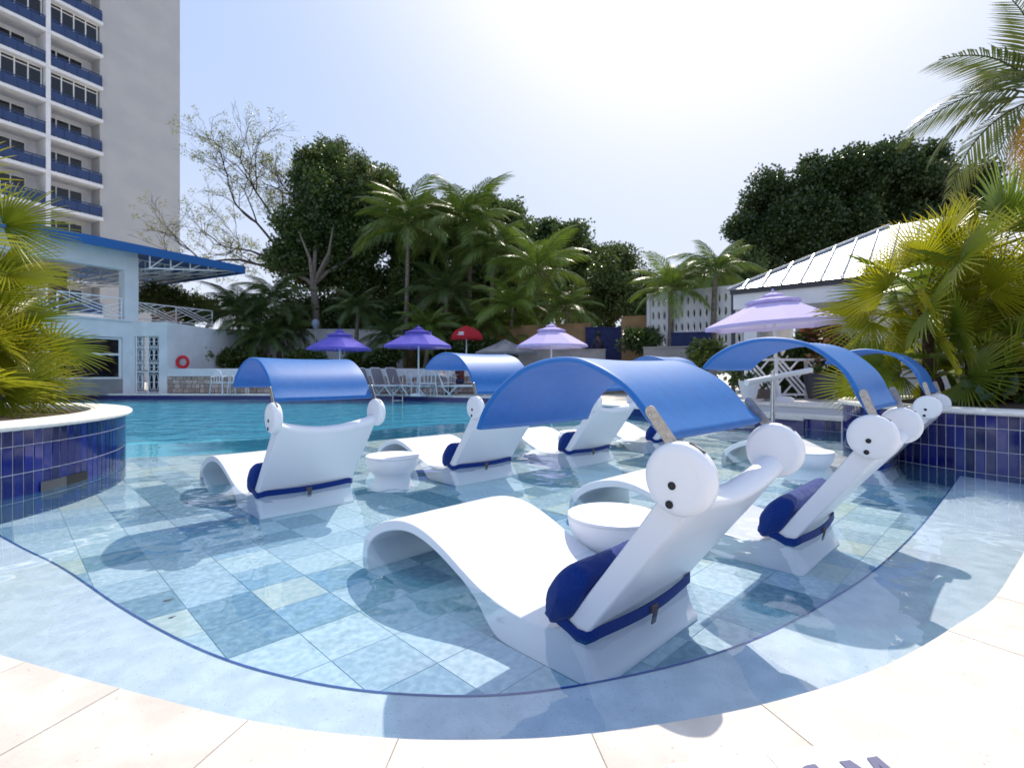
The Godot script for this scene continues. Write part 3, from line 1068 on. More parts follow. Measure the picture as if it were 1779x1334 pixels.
func build_terrace() -> void:
	# low wing by the pool: local x runs away along the pool side, local +z faces the pool
	var turn := deg_to_rad(62.7)
	var t := thing("terrace_building", "white two-storey terrace building on the left under a flat blue awning roof", "building", Vector3(-14.2, 0, -19.2), turn)
	var wm: Material = M.render_white
	# ground floor front with a long dark window
	box_part("wall", t, Vector3(-14, DECK, -9), Vector3(-0.35, 0.72, 0), M.wall_grey)
	box_part("wall", t, Vector3(-14, 2.25, -9), Vector3(0, 2.85, 0), wm)
	box_part("wall", t, Vector3(-0.35, DECK, -9), Vector3(0.0, 2.25, 0.0), wm)
	box_part("wall", t, Vector3(-14, 0.72, -9), Vector3(-0.35, 2.25, -0.5), M.interior_dark)
	window_unit(t, Vector3(-4.0, 0.76, -0.12), Vector3(-0.4, 2.2, -0.12), 1, 0.6, M.frame_white)
	window_unit(t, Vector3(-8.0, 0.76, -0.12), Vector3(-4.1, 2.2, -0.12), 1, 0.6, M.frame_white)
	# terrace slab, columns, railing
	box_part("terrace_slab", t, Vector3(-14, 2.853, -9), Vector3(0.2, 2.92, 0.06), wm)
	box_part("column", t, Vector3(-0.3, 2.92, -0.4), Vector3(0.16, 5.3, 0.02), wm)
	box_part("column", t, Vector3(-0.3, 2.92, -6.0), Vector3(0.16, 5.3, -5.5), M.wall_grey)
	box_part("column", t, Vector3(-6.3, 2.92, -0.4), Vector3(-5.85, 5.3, 0.02), wm)
	var front := Vector3(0, 0, 1)
	for i in 3:
		chippendale(t, "railing", Vector3(-0.35 - 1.9 * (i + 1), 2.92, -0.1), Vector3(-0.35 - 1.9 * i, 2.92, -0.1), 0.12, 0.78, front, 0.028)
	chippendale(t, "railing", Vector3(0.2, 2.92, -0.3), Vector3(1.7, 2.92, -0.3), 0.1, 0.72, front, 0.028)
	chippendale(t, "railing", Vector3(1.7, 2.92, -0.3), Vector3(3.2, 2.92, -0.3), 0.1, 0.72, front, 0.028)
	box_part("bar_counter", t, Vector3(-7, 2.92, -6.5), Vector3(-1.5, 3.9, -6.2), M.door_brown)
	box_part("rear_wall", t, Vector3(-14, 2.92, -9), Vector3(-1, 4.2, -8.8), M.wall_grey)
	# beam and ceiling under the awning
	box_part("beam", t, Vector3(-14, 4.75, -0.38), Vector3(0.14, 5.45, 0.0), wm)
	box_part("ceiling", t, Vector3(-14, 5.3, -6.2), Vector3(0.1, 5.4, -0.4), wm)
	var roof := box_part("awning_roof", t, Vector3(-14, 5.52, -9.2), Vector3(4.0, 5.6, 0.72), M.awning_blue)
	var inv := roof.transform.affine_inverse()
	part("valance", unit_box, M.awning_blue, roof, inv * Transform3D(Basis.from_scale(Vector3(18.02, 0.32, 0.04)), Vector3(-5.0, 5.46, 0.745)))
	part("valance", unit_box, M.awning_blue, roof, inv * Transform3D(Basis.from_scale(Vector3(0.04, 0.32, 9.9)), Vector3(4.02, 5.46, -4.23)))
	# the open truss that carries the overhang
	for i in 6:
		var z := 0.6 - 1.75 * i
		var tr := Node3D.new()
		tr.name = "truss"
		t.add_child(tr, true)
		bar("chord", tr, Vector3(0.2, 5.46, z), Vector3(3.95, 5.46, z), 0.05, 0.05, M.frame_white)
		bar("chord", tr, Vector3(0.2, 4.85, z), Vector3(3.95, 5.4, z), 0.05, 0.05, M.frame_white)
		for j in 5:
			var x := 0.25 + j * 0.74
			bar("web", tr, Vector3(x, 4.86 + 0.147 * (x - 0.2), z), Vector3(x + 0.6, 5.44, z), 0.035, 0.035, M.frame_white)
			bar("web", tr, Vector3(x, 4.86 + 0.147 * (x - 0.2), z), Vector3(x, 5.44, z), 0.035, 0.035, M.frame_white)
	for i in 5:
		var x := 0.3 + i * 0.9
		var yy := 4.86 + 0.147 * (x - 0.2)
		bar("purlin", t, Vector3(x, yy, 0.6), Vector3(x, yy, -9.0), 0.04, 0.04, M.frame_white, Vector3.RIGHT)
	for k in [["planter_box", -1.3], ["planter_box", -2.6]]:
		box_part(k[0], t, Vector3(1.2 - k[1] * 0.4, 2.92, k[1] - 0.5), Vector3(1.9 - k[1] * 0.4, 3.5, k[1]), M.wall_tan)
	# the end bay that faces the camera, with the gate
	var e := thing("gate_bay", "white end wall with a dark doorway beside the terrace building's big window", "wall", Vector3(-14.16, 0, -19.1), 0.0)
	box_part("wall", e, Vector3(-0.12, DECK, -0.5), Vector3(0.08, 2.85, 0), wm)
	box_part("wall", e, Vector3(0.08, 2.32, -0.5), Vector3(1.28, 2.85, 0), wm)
	box_part("wall", e, Vector3(0.98, DECK, -0.5), Vector3(1.28, 2.32, 0), wm)
	box_part("doorway", e, Vector3(0.08, DECK, -1.2), Vector3(0.98, 2.32, -0.7), M.interior_dark)
	var rw := MB.new()
	rw.quad(Vector3(1.28, DECK, 0), Vector3(1.28, 2.85, 0), Vector3(2.3, 2.7, -4.6), Vector3(2.3, DECK, -4.6))
	rw.quad(Vector3(1.28, 2.85, 0), Vector3(1.06, 2.85, -0.1), Vector3(2.05, 2.7, -4.7), Vector3(2.3, 2.7, -4.6))
	part("return_wall", rw.mesh(), wm, e)
	# wrought gate
	var gt := thing("iron_gate", "white wrought metal gate with curled pattern in the doorway of the white wall", "gate", Vector3(-14.06, DECK, -19.14))
	for x in [0.02, 0.46, 0.88]:
		bar("stile", gt, Vector3(x, 0, 0), Vector3(x, 2.17, 0), 0.045, 0.03, M.paint_white)
	for y in [0.05, 0.8, 1.15, 1.72, 2.15]:
		bar("rail", gt, Vector3(0.02, y, 0), Vector3(0.88, y, 0), 0.035, 0.028, M.paint_white)
	for c in 2:
		for r in [[0.05, 0.8], [0.8, 1.15], [1.15, 1.72], [1.72, 2.15]]:
			var sc := MB.new()
			var x0: float = 0.04 + c * 0.43
			var cx := x0 + 0.2
			var hgt: float = r[1] - r[0]
			var cy: float = (r[0] + r[1]) / 2
			for sgn in [-1.0, 1.0]:
				var path := []
				for i in 13:
					var a := TAU * i / 12.0
					path.append(Vector3(cx + sgn * 0.09 + cos(a) * 0.075, cy + sin(a) * hgt * 0.42, 0))
				sc.tube(path, 0.011, 0.011, 5)
			sc.tube([Vector3(cx, r[0], 0), Vector3(cx, r[1], 0)], 0.011, 0.011, 5)
			sc.tube([Vector3(x0, cy, 0), Vector3(x0 + 0.4, cy, 0)], 0.011, 0.011, 5)
			part("scroll_panel", sc.mesh(), M.paint_white, gt)

func umbrella(label: String, at: Vector3, r: float, rim: float, top: float, sides: int, cloth: Material, tiers := true, tilt := 0.0, pole_r := 0.025) -> void:
	var t := thing("parasol", label, "parasol", at, 0.0, "parasols round the pool")
	var cv := MB.new()
	var neck := rim + (top - rim) * 0.72
	var b := Basis(Vector3.BACK, tilt)
	# flat cloth panels between straight ribs, each with a short valance
	var cone := func(m: MB, r0: float, y0: float, r1: float, y1: float, drop: float) -> void:
		for s in sides:
			var a0 := TAU * s / sides + 0.3
			var a1 := TAU * (s + 1) / sides + 0.3
			var am := (a0 + a1) / 2.0
			var p0 := Vector3(cos(a0) * r0, y0, sin(a0) * r0)
			var p1 := Vector3(cos(a1) * r0, y0, sin(a1) * r0)
			var pm := (p0 + p1) / 2.0 * 0.985 + Vector3.UP * 0.012
			pm.y = y0 + 0.012
			var q0 := Vector3(cos(a0) * r1, y1, sin(a0) * r1)
			var q1 := Vector3(cos(a1) * r1, y1, sin(a1) * r1)
			m.tri(p0, pm, q0)
			m.quad(pm, p1, q1, q0)
			var dn := Vector3.DOWN * drop
			m.quad(p0 + dn, pm + dn, pm, p0)
			m.quad(pm + dn, p1 + dn, p1, pm)
	if sides == 6:
		cone.call(cv, r, rim, 0.78 * r, rim + (top - rim) * 0.5, 0.1)
		cone.call(cv, 0.78 * r, rim + (top - rim) * 0.5, 0.26 * r, neck + (top - rim) * 0.16, 0.0)
		neck += (top - rim) * 0.16
	else:
		cone.call(cv, r, rim, 0.25 * r, neck, 0.07)
	var c := part("canopy", cv.mesh(), cloth, t, Transform3D(b, Vector3.ZERO))
	var tp := MB.new()
	if tiers:
		cone.call(tp, r * 0.40, neck - 0.0, r * 0.05, top - 0.08, 0.05)
		part("top_tier", tp.mesh(), cloth, t, Transform3D(b, Vector3.ZERO))
		var cp := MB.new()
		cone.call(cp, r * 0.15, top - 0.06, 0.02, top, 0.04)
		cp.lathe([Vector2(0.02, top), Vector2(0.03, top + 0.04), Vector2(0.004, top + 0.07)], Vector3.ZERO, 8)
		part("finial", cp.mesh(), cloth, t, Transform3D(b, Vector3.ZERO))
	else:
		cone.call(tp, r * 0.27, neck - 0.01, 0.01, top, 0.02)
		part("crown", tp.mesh(), cloth, t, Transform3D(b, Vector3.ZERO))
	if sides == 6:
		var em := MB.new()
		var am := TAU * 1.5 / 6.0 + 0.3
		for k in 3:
			var f := 0.25 + 0.2 * k
			var yy := rim + (top - rim) * 0.5 * f + 0.012
			var rr := r * lerpf(1.0, 0.78, f) * 0.87 + 0.012
			em.box(Vector3(cos(am) * rr, yy, sin(am) * rr), Vector3(0.008, 0.03, [0.26, 0.18, 0.22][k]), Basis(Vector3.UP, -am))
		part("emblem", em.mesh(), M.paint_white, c)
	var po := MB.new()
	po.tube([Vector3(0, 0, 0), b * Vector3(0, top - 0.03, 0)], pole_r, pole_r, 8)
	part("pole", po.mesh(), M.paint_white, t)
	for s in sides:
		var a := TAU * s / sides + 0.3
		var rb := MB.new()
		rb.tube([Vector3(0, neck - 0.02, 0), Vector3(cos(a) * r * 0.97, rim - 0.02, sin(a) * r * 0.97)], 0.009, 0.007, 4)
		part("rib", rb.mesh(), M.paint_white, c)
	var ba := MB.new()
	ba.lathe([Vector2(0.28, 0.0), Vector2(0.28, 0.05), Vector2(0.22, 0.08), Vector2(0.05, 0.1), Vector2(0.045, 0.3), Vector2(0.001, 0.3)], Vector3.ZERO, 20)
	part("base", ba.mesh(), M.paint_white, t)

func arm_chair() -> Node3D:
	var t := thing("arm_chair", "", "chair")
	var bk := MB.new()
	var hoop := []
	for i in 11:
		var a := PI * i / 10.0
		hoop.append(Vector3(cos(a) * 0.25, 0.62 + sin(a) * 0.24, -0.24))
	hoop.push_front(Vector3(0.25, 0.42, -0.22))
	hoop.append(Vector3(-0.25, 0.42, -0.22))
	bk.tube(hoop, 0.018, 0.018, 6)
	for x in [-0.12, 0.0, 0.12]:
		bk.tube([Vector3(x, 0.42, -0.22), Vector3(x, 0.83, -0.24)], 0.012, 0.012, 5)
	part("backrest", bk.mesh(), M.chair_white, t)
	var se := MB.new()
	se.box(Vector3(0, 0.42, 0), Vector3(0.48, 0.035, 0.46))
	part("seat", se.mesh(), M.chair_white, t)
	for x in [-1, 1]:
		var ar := MB.new()
		ar.tube([Vector3(x * 0.26, 0.62, -0.23), Vector3(x * 0.28, 0.66, 0.0), Vector3(x * 0.28, 0.65, 0.2), Vector3(x * 0.27, 0.6, 0.24)], 0.02, 0.02, 6)
		part("arm", ar.mesh(), M.chair_white, t)
		for z in [-1, 1]:
			var lg := MB.new()
			lg.tube([Vector3(x * 0.26, 0.62 if z > 0 else 0.44, z * 0.22), Vector3(x * 0.3, 0, z * 0.27)], 0.02, 0.015, 6)
			part("leg", lg.mesh(), M.chair_white, t)
	return t

func sun_chaise() -> Node3D:
	var t := thing("deck_chaise", "", "sun chaise")
	var fr := MB.new()
	for x in [-0.32, 0.32]:
		fr.tube([Vector3(x, 0.33, -0.55), Vector3(x, 0.34, 1.25)], 0.028, 0.028, 6)
	fr.tube([Vector3(-0.32, 0.34, 1.25), Vector3(0.32, 0.34, 1.25)], 0.028, 0.028, 6)
	part("frame", fr.mesh(), M.chair_white, t)
	var sl := MB.new()
	sl.box(Vector3(0, 0.345, 0.42), Vector3(0.56, 0.012, 1.6))
	part("sling", sl.mesh(), M.sling_grey, t)
	var back := Basis(Vector3.RIGHT, deg_to_rad(-22.0))
	var bf := MB.new()
	bf.tube([Vector3(-0.3, 0.36, -0.42), Vector3(-0.29, 0.36, -0.42) + back * Vector3(0, 0.55, 0), Vector3(-0.2, 0.36, -0.42) + back * Vector3(0, 0.62, 0), Vector3(0.2, 0.36, -0.42) + back * Vector3(0, 0.62, 0), Vector3(0.29, 0.36, -0.42) + back * Vector3(0, 0.55, 0), Vector3(0.3, 0.36, -0.42)], 0.025, 0.025, 6)
	var bo := part("backrest", bf.mesh(), M.chair_white, t)
	var bs := MB.new()
	bs.box(Vector3(0, 0.36, -0.42) + back * Vector3(0, 0.3, 0), Vector3(0.54, 0.58, 0.012), back)
	part("back_sling", bs.mesh(), M.sling_grey, bo)
	for x in [-0.32, 0.32]:
		for z in [[-0.45, -0.1], [0.1, -0.25], [0.8, 1.1]]:
			var lg := MB.new()
			lg.tube([Vector3(x, 0.33, z[0]), Vector3(x, 0.0, z[1])], 0.022, 0.02, 6)
			part("leg", lg.mesh(), M.chair_white, t)
	return t

func place(proto: Node3D, first: bool, called: String, at: Vector3, turn: float, label: String, group: String) -> void:
	var o := proto
	if not first:
		o = proto.duplicate()
		o.name = numbered(called)
		add_child(o)
	o.position = at
	o.rotation.y = deg_to_rad(turn)
	o.set_meta("label", label)
	o.set_meta("group", group)

func wall_thing(called: String, label: String, category: String, p: Vector3, q: Vector3, y0: float, y1: float, thick: float, m: Material) -> Node3D:
	var t := thing(called, label, category, Vector3(p.x, y0, p.z), -atan2(q.z - p.z, q.x - p.x))
	var l := Vector2(p.x, p.z).distance_to(Vector2(q.x, q.z))
	box_part("body", t, Vector3(0, 0, -thick), Vector3(l, y1 - y0, 0), m)
	box_part("cap", t, Vector3(-0.02, y1 - y0, -thick - 0.03), Vector3(l + 0.02, y1 - y0 + 0.05, 0.03), m)
	return t

func build_background() -> void:
	var rng := RandomNumberGenerator.new()
	rng.seed = 21
	build_tower()
	build_terrace()
	# low stone-faced planting wall behind the far deck
	var a := Vector3(-12.885, 0.18, -19.128)
	var b := Vector3(0.226, 0.18, -19.128)
	var lw := thing("stone_planter_wall", "long low stone-faced wall with a white band behind the far deck chairs", "wall", a, 0.0)
	var len_ := b.x - a.x
	box_part("core", lw, Vector3(0, 0, -0.6), Vector3(len_, 0.64, -0.03), M.mortar)
	box_part("band", lw, Vector3(-0.1, 0.64, -0.66), Vector3(len_, 0.93, 0.02), M.render_white)
	var stones := [MB.new(), MB.new(), MB.new()]
	var y := 0.02
	while y < 0.6:
		var h := rng.randf_range(0.11, 0.17)
		h = minf(h, 0.63 - y)
		var x := rng.randf_range(-0.1, 0.0)
		while x < len_:
			var w := rng.randf_range(0.12, 0.3)
			var m: MB = stones[rng.randi() % 3]
			var d := rng.randf_range(0.03, 0.06)
			m.box(Vector3(x + w / 2, y + h / 2, -0.03 + d / 2), Vector3(w - 0.02, h - 0.018, d), Basis(Vector3.BACK, rng.randf_range(-0.08, 0.08)))
			x += w
		y += h
	for i in 3:
		part("stone_facing", stones[i].mesh(), M["field_stone_%d" % i], lw).set_meta("kind", "stuff")
	var bedm := MB.new()
	bedm.box(Vector3(len_ / 2, 0.83, -3.0), Vector3(len_ + 4, 0.1, 4.7))
	part("soil_bed", bedm.mesh(), M.soil, lw)
	# boundary walls at the back
	wall_thing("boundary_wall", "tall plain white boundary wall behind the far planting bed, left of centre", "wall", Vector3(-16.053, 0.9, -25), Vector3(-5.323, 0.9, -25), 0.3, 3.05, 0.2, M.render_white)
	wall_thing("timber_fence", "tan fence behind the palms left of the dark blue panel", "fence", Vector3(-5.11, 0.9, -24), Vector3(3.144, 0.9, -20.5), 0.3, 2.9, 0.12, M.wall_tan)
	wall_thing("blue_panel_wall", "dark blue wall panel between two tan fences", "wall", Vector3(2.931, 0.9, -20.3), Vector3(4.436, 0.9, -20.3), 0.2, 2.72, 0.12, M.wall_blue)
	wall_thing("tan_wall", "tan wall panel between the blue panel and the white perforated screen", "wall", Vector3(4.281, 0.9, -20), Vector3(5.269, 0.9, -19.5), 0.2, 3.1, 0.15, M.wall_tan)
	wall_thing("grey_low_wall", "low grey retaining wall right of centre below the white perforated screen", "wall", Vector3(4.493, 0.9, -17.5), Vector3(6.591, 0.9, -16.5), 0.13, 1.78, 0.25, M.wall_grey)
	wall_thing("grey_low_wall", "low grey retaining wall behind the purple and white parasol", "wall", Vector3(0.219, 0.9, -18.6), Vector3(3.341, 0.9, -18.3), 0.13, 1.75, 0.25, M.wall_grey)
	wall_thing("blue_band_wall", "dark blue curved-top wall in front of the white perforated screen", "wall", Vector3(5.468, 0.9, -17.6), Vector3(6.716, 0.9, -17.2), 0.3, 2.28, 0.2, M.wall_blue)
	perforated_screen()
	build_pavilion(rng)
	# parasols
	umbrella("dark purple two-tier parasol before the white boundary wall, leftmost parasol", Vector3(-5.908, 0.18, -17.556), 1.08, 1.6, 2.24, 8, M.umbrella_purple)
	umbrella("purple two-tier parasol over the white chairs, just left of the red parasol", Vector3(-3.12, 0.18, -17.088), 1.16, 1.66, 2.3, 8, M.umbrella_purple)
	umbrella("pale lilac two-tier parasol right of the grey parasol, behind the nearest blue shade", Vector3(1.29, DECK, -16.8), 1.2, 1.66, 2.36, 8, M.umbrella_lilac)
	umbrella("big pale lilac two-tier parasol in front of the pavilion on the right", Vector3(5.2, 0.38, -10.0), 1.27, 1.5, 2.12, 8, M.umbrella_lilac, true, 0.05, 0.03)
	umbrella("small red parasol in the middle of the far deck", Vector3(-1.78, DECK, -20.0), 0.68, 2.16, 2.62, 6, M.umbrella_red, false)
	umbrella("flat grey parasol between the red and the lilac parasols", Vector3(-0.25, DECK, -18.8), 1.2, 1.5, 2.0, 8, M.umbrella_grey, false)
	# chairs on the far deck
	var ch := arm_chair()
	var spots := [[Vector3(-10.07, 0.18, -17.8), 160.0, "leftmost white armchair by the stone wall"], [Vector3(-9.664, 0.18, -18.051), 200.0, "second white armchair from the left, by the stone wall"], [Vector3(-3.259, 0.18, -17.319), 120.0, "white armchair left of the purple parasol's pole"], [Vector3(-2.814, 0.18, -16.863), 200.0, "white armchair right beside the purple parasol's pole"], [Vector3(-2.248, 0.18, -17.319), 250.0, "white armchair right of the purple parasol, facing left"]]
	for i in spots.size():
		place(ch, i == 0, "arm_chair", spots[i][0], spots[i][1], spots[i][2], "white armchairs on the far deck")
	var ca := sun_chaise()
	var cs := [[Vector3(-4.83, 0.18, -17.8), 62.0, "white and grey chaise with raised back, just right of the left blue shade"], [Vector3(-4.27, 0.18, -17.8), 62.0, "white and grey chaise with raised back, second from the left"], [Vector3(-3.679, 0.18, -17.556), 62.0, "white and grey chaise next to the white armchairs"], [Vector3(-1.814, 0.18, -17.088), 75.0, "white and grey chaise below the second blue shade"]]
	for i in cs.size():
		place(ca, i == 0, "deck_chaise", cs[i][0], cs[i][1], cs[i][2], "chaises on the far deck")
	var tb := thing("round_table", "small white round table between the white armchairs", "table", Vector3(-2.578, 0.18, -17.319))
	var tp := MB.new()
	tp.lathe([Vector2(0.38, 0.68), Vector2(0.4, 0.69), Vector2(0.4, 0.71), Vector2(0.001, 0.712)], Vector3.ZERO, 24)
	part("top", tp.mesh(), M.chair_white, tb)
	for i in 4:
		var lg := MB.new()
		var an := TAU * i / 4 + 0.4
		lg.tube([Vector3(cos(an) * 0.28, 0.69, sin(an) * 0.28), Vector3(cos(an) * 0.34, 0, sin(an) * 0.34)], 0.018, 0.016, 6)
		part("leg", lg.mesh(), M.chair_white, tb)
	# lamp post
	var lp := thing("lamp_post", "slim grey lamp post with a lantern head before the white boundary wall", "lamp post", Vector3(-8.442, 1.147, -22))
	var po := MB.new()
	po.tube([Vector3(0, -0.4, 0), Vector3(0, 1.7, 0)], 0.04, 0.03, 8)
	part("post", po.mesh(), M.wall_grey, lp)
	var hd := MB.new()
	hd.lathe([Vector2(0.04, 1.68), Vector2(0.15, 1.85), Vector2(0.16, 1.98), Vector2(0.1, 2.08), Vector2(0.02, 2.12)], Vector3.ZERO, 12)
	part("lantern", hd.mesh(), M.curtain_grey, lp)
	# life ring
	var lr := thing("life_ring", "red life ring hanging on the white wall beside the shrub", "life ring", Vector3(-12.544, 1.36, -19.5))
	var tor := MB.new()
	var rows := []
	for i in 20:
		var an := TAU * i / 20
		var row := PackedVector3Array()
		for j in 8:
			var bn := TAU * j / 8
			row.append(Vector3(cos(an) * (0.2 + cos(bn) * 0.065), sin(an) * (0.2 + cos(bn) * 0.065), sin(bn) * 0.06))
		rows.append(row)
	tor.grid(rows, true, true)
	part("ring", tor.mesh(), M.ring_red, lr)
	var rp := MB.new()
	for k in 4:
		var path := []
		for i in 7:
			var an := TAU * (k + i / 6.0) / 4.0
			path.append(Vector3(cos(an), sin(an), 0) * (0.275 + 0.02 * sin(PI * i / 6.0)))
		rp.tube(path, 0.008, 0.008, 4)
	part("rope", rp.mesh(), M.frame_white, lr)

func perforated_screen() -> void:
	# white screen of concrete with rows of upright oval holes, bowed in plan
	var t := thing("perforated_screen", "white bowed concrete screen pierced with rows of tall oval holes", "screen", Vector3(5.188, 0.9, -19.2))
	var l := Vector3(7.74, 0.9, -17.2) - Vector3(5.188, 0.9, -19.2)
	var n := 15
	var rows_ := 6
	var ang := -atan2(l.z, l.x)
	t.rotation.y = ang
	var w := l.length() / n
	var y0 := 0.0
	var hh := 0.47
	var blk := MB.new()
	# one block with an oval opening, front and rear faces and the reveal
	var seg := 16
	for f in 2:
		var z := 0.0 if f == 0 else -0.12
		for i in seg:
			var a0 := TAU * i / seg
			var a1 := TAU * (i + 1) / seg
			var sq := func(a: float) -> Vector3:
				var k := 1.0 / maxf(absf(cos(a)), absf(sin(a)))
				return Vector3(cos(a) * k * w / 2, sin(a) * k * hh / 2, z)
			var ov := func(a: float) -> Vector3: return Vector3(cos(a) * w * 0.24, sin(a) * hh * 0.34, z)
			if f == 0:
				blk.quad(ov.call(a0), ov.call(a1), sq.call(a1), sq.call(a0))
			else:
				blk.quad(sq.call(a0), sq.call(a1), ov.call(a1), ov.call(a0))
	for i in seg:
		var a0 := TAU * i / seg
		var a1 := TAU * (i + 1) / seg
		var p := Vector3(cos(a0) * w * 0.24, sin(a0) * hh * 0.34, 0)
		var q := Vector3(cos(a1) * w * 0.24, sin(a1) * hh * 0.34, 0)
		var dz := Vector3(0, 0, -0.12)
		blk.quad(p, p + dz, q + dz, q)
	var bm := blk.mesh()
	for j in rows_:
		for i in n:
			part("block", bm, M.render_white, t, Transform3D(Basis(), Vector3((i + 0.5) * w, y0 + (j + 0.5) * hh + 0.05, 0)))
	box_part("top_rail", t, Vector3(0, rows_ * hh + 0.05, -0.16), Vector3(l.length(), rows_ * hh + 0.2, 0.04), M.render_white)
	box_part("end_pier", t, Vector3(-0.12, 0, -0.16), Vector3(0, rows_ * hh + 0.2, 0.05), M.render_white)

func build_pavilion(rng: RandomNumberGenerator) -> void:
	# raised deck with two steps down to the pool on the right
	var d1 := MB.new()
	var f0 := Vector2(2.9, 11.05)
	var f1 := Vector2(4.85, 8.35)
	var along := (f1 - f0).normalized()
	var out := Vector2(-along.y, along.x)
	if out.y < 0:
		out = -out
	f1 += along * 0.5
	slab(d1, PackedVector2Array([f0 - out * 0.03, f1 - out * 0.03, f1 + out * 0.6, f0 + out * 0.6]), 0.22, 0.05)
	var s1 := struct("lower_step", d1, M.rim_stone)
	var rw := MB.new()
	for k in 2:
		var o := out * (0.0 if k == 0 else 0.5)
		ribbon(rw, [f1 + o, f0 + o], -0.16 if k == 0 else 0.2, 0.175 if k == 0 else 0.34)
	part("riser", rw.mesh(), M.white_grout, s1)
	var tile := MB.new()
	tile.box(Vector3.ZERO, Vector3(0.07, 0.165, 0.01))
	var tmesh := tile.mesh()
	var n := int(f0.distance_to(f1) / 0.076)
	for i in n:
		for j in 2:
			var p := f0 + along * (0.04 + i * 0.076) - out * 0.004
			part("tile", tmesh, M["cobalt_tile_%d" % (rng.randi() % 5)], s1, Transform3D(Basis(Vector3.UP, -atan2(-along.y, along.x)), Vector3(p.x, 0.087 - j * 0.172, -p.y)))
	var d2 := MB.new()
	slab(d2, PackedVector2Array([f0 + out * 0.47, f1 + out * 0.47, f1 + out * 12 + along * 4, f0 + out * 8]), 0.38, 0.05)
	struct("upper_deck", d2, M.rim_stone)
	# pavilion: local x along the front eave to the right, local z towards the pool
	var ang := atan2(0.657, 0.754)
	var t := thing("pavilion", "white pavilion with a ribbed grey metal hip roof behind the right fan palm", "building", Vector3(5.75, 0.38, -13.3), -ang)
	var L := 10.0
	var D := 6.0
	box_part("fascia", t, Vector3(0, 2.2, -D), Vector3(L, 2.58, 0.0), M.render_white)
	box_part("gutter", t, Vector3(-0.06, 2.58, -D - 0.05), Vector3(L + 0.06, 2.7, 0.07), M.gutter_dark)
	for x in [0.35, 3.2, 6.4, 9.4]:
		box_part("column", t, Vector3(x - 0.16, 0, -0.55), Vector3(x + 0.16, 2.2, -0.22), M.render_white)
	box_part("wall", t, Vector3(0.8, 0, -3.2), Vector3(L, 2.2, -3.0), M.render_white)
	box_part("door", t, Vector3(1.1, 0, -2.99), Vector3(1.9, 2.0, -2.93), M.door_brown)
	box_part("wall", t, Vector3(-0.1, 0, -D), Vector3(0.1, 2.2, -1.2), M.render_white)
	box_part("downpipe", t, Vector3(-0.12, 0, -0.3), Vector3(-0.04, 2.58, -0.2), M.gutter_dark)
	var rise := 1.75
	var e0 := Vector3(-0.15, 2.7, 0.12)
	var e1 := Vector3(L + 0.15, 2.7, 0.12)
	var e2 := Vector3(L + 0.15, 2.7, -D - 0.12)
	var e3 := Vector3(-0.15, 2.7, -D - 0.12)
	var r0 := Vector3(3.0, 2.7 + rise, -D / 2)
	var r1 := Vector3(L - 3.0, 2.7 + rise, -D / 2)
	var rf := MB.new()
	rf.quad(e0, r0, r1, e1)
	rf.quad(e2, r1, r0, e3)
	rf.tri(e3, r0, e0)
	rf.tri(e1, r1, e2)
	var roof := part("roof", rf.mesh(), M.roof_metal, t)
	var x := 0.3
	while x < L:
		var p := Vector3(x, 2.72, 0.18)
		var k := clampf(minf(x + 0.15, L + 0.15 - x) / 3.15, 0.0, 1.0)
		var q := Vector3(x, 2.72, 0.18).lerp(Vector3(x, 2.72 + rise, -D / 2), k)
		bar("seam", roof, p, q, 0.03, 0.05, M.roof_metal, Vector3.UP)
		x += 0.42
	bar("hip_cap", roof, e0 + Vector3.UP * 0.02, r0 + Vector3.UP * 0.02, 0.16, 0.05, M.roof_metal, Vector3.UP)
	# white lattice railing on the raised deck
	var lr := thing("lattice_railing", "white lattice railing seen under the tipped-up blue shade", "railing", Vector3(5.0, 0.38, -10.6))
	for i in 3:
		chippendale(lr, "panel", Vector3(-0.15 + i * 0.62, 0, 0), Vector3(0.47 + i * 0.62, 0, 0), 0.1, 0.82, Vector3.BACK, 0.035)
	# pots
	var pt := thing("plant_pot", "tall square dark grey pot beside the white lattice railing", "pot", Vector3(6.017, 0.417, -10))
	var pm := MB.new()
	pm.lathe([Vector2(0.2, 0.0), Vector2(0.3, 0.46), Vector2(0.3, 0.5), Vector2(0.25, 0.5), Vector2(0.24, 0.44), Vector2(0.001, 0.44)], Vector3.ZERO, 4, Basis(Vector3.UP, PI / 4 + 0.1))
	part("pot", pm.mesh(), M.pot_dark, pt)
	leaf_tuft(pt, Vector3(0, 0.44, 0), 0.35, 40, Color(0.05, 0.09, 0.03), rng)
	var pw := thing("plant_pot", "tapered white pot left of the white lattice railing", "pot", Vector3(4.449, 0.447, -9.6))
	var wm := MB.new()
	wm.lathe([Vector2(0.12, 0.0), Vector2(0.19, 0.32), Vector2(0.18, 0.33), Vector2(0.16, 0.3), Vector2(0.001, 0.3)], Vector3.ZERO, 16)
	part("pot", wm.mesh(), M.render_white, pw)
	leaf_tuft(pw, Vector3(0, 0.3, 0), 0.3, 36, Color(0.04, 0.08, 0.03), rng)
	var pb := thing("plant_pot", "low brown box pot right of the tapered white pot", "pot", Vector3(4.867, 0.433, -9.9))
	box_part("box", pb, Vector3(-0.12, 0, -0.12), Vector3(0.12, 0.18, 0.12), M.pot_brown)
	leaf_tuft(pb, Vector3(0, 0.18, 0), 0.2, 20, Color(0.06, 0.1, 0.03), rng)

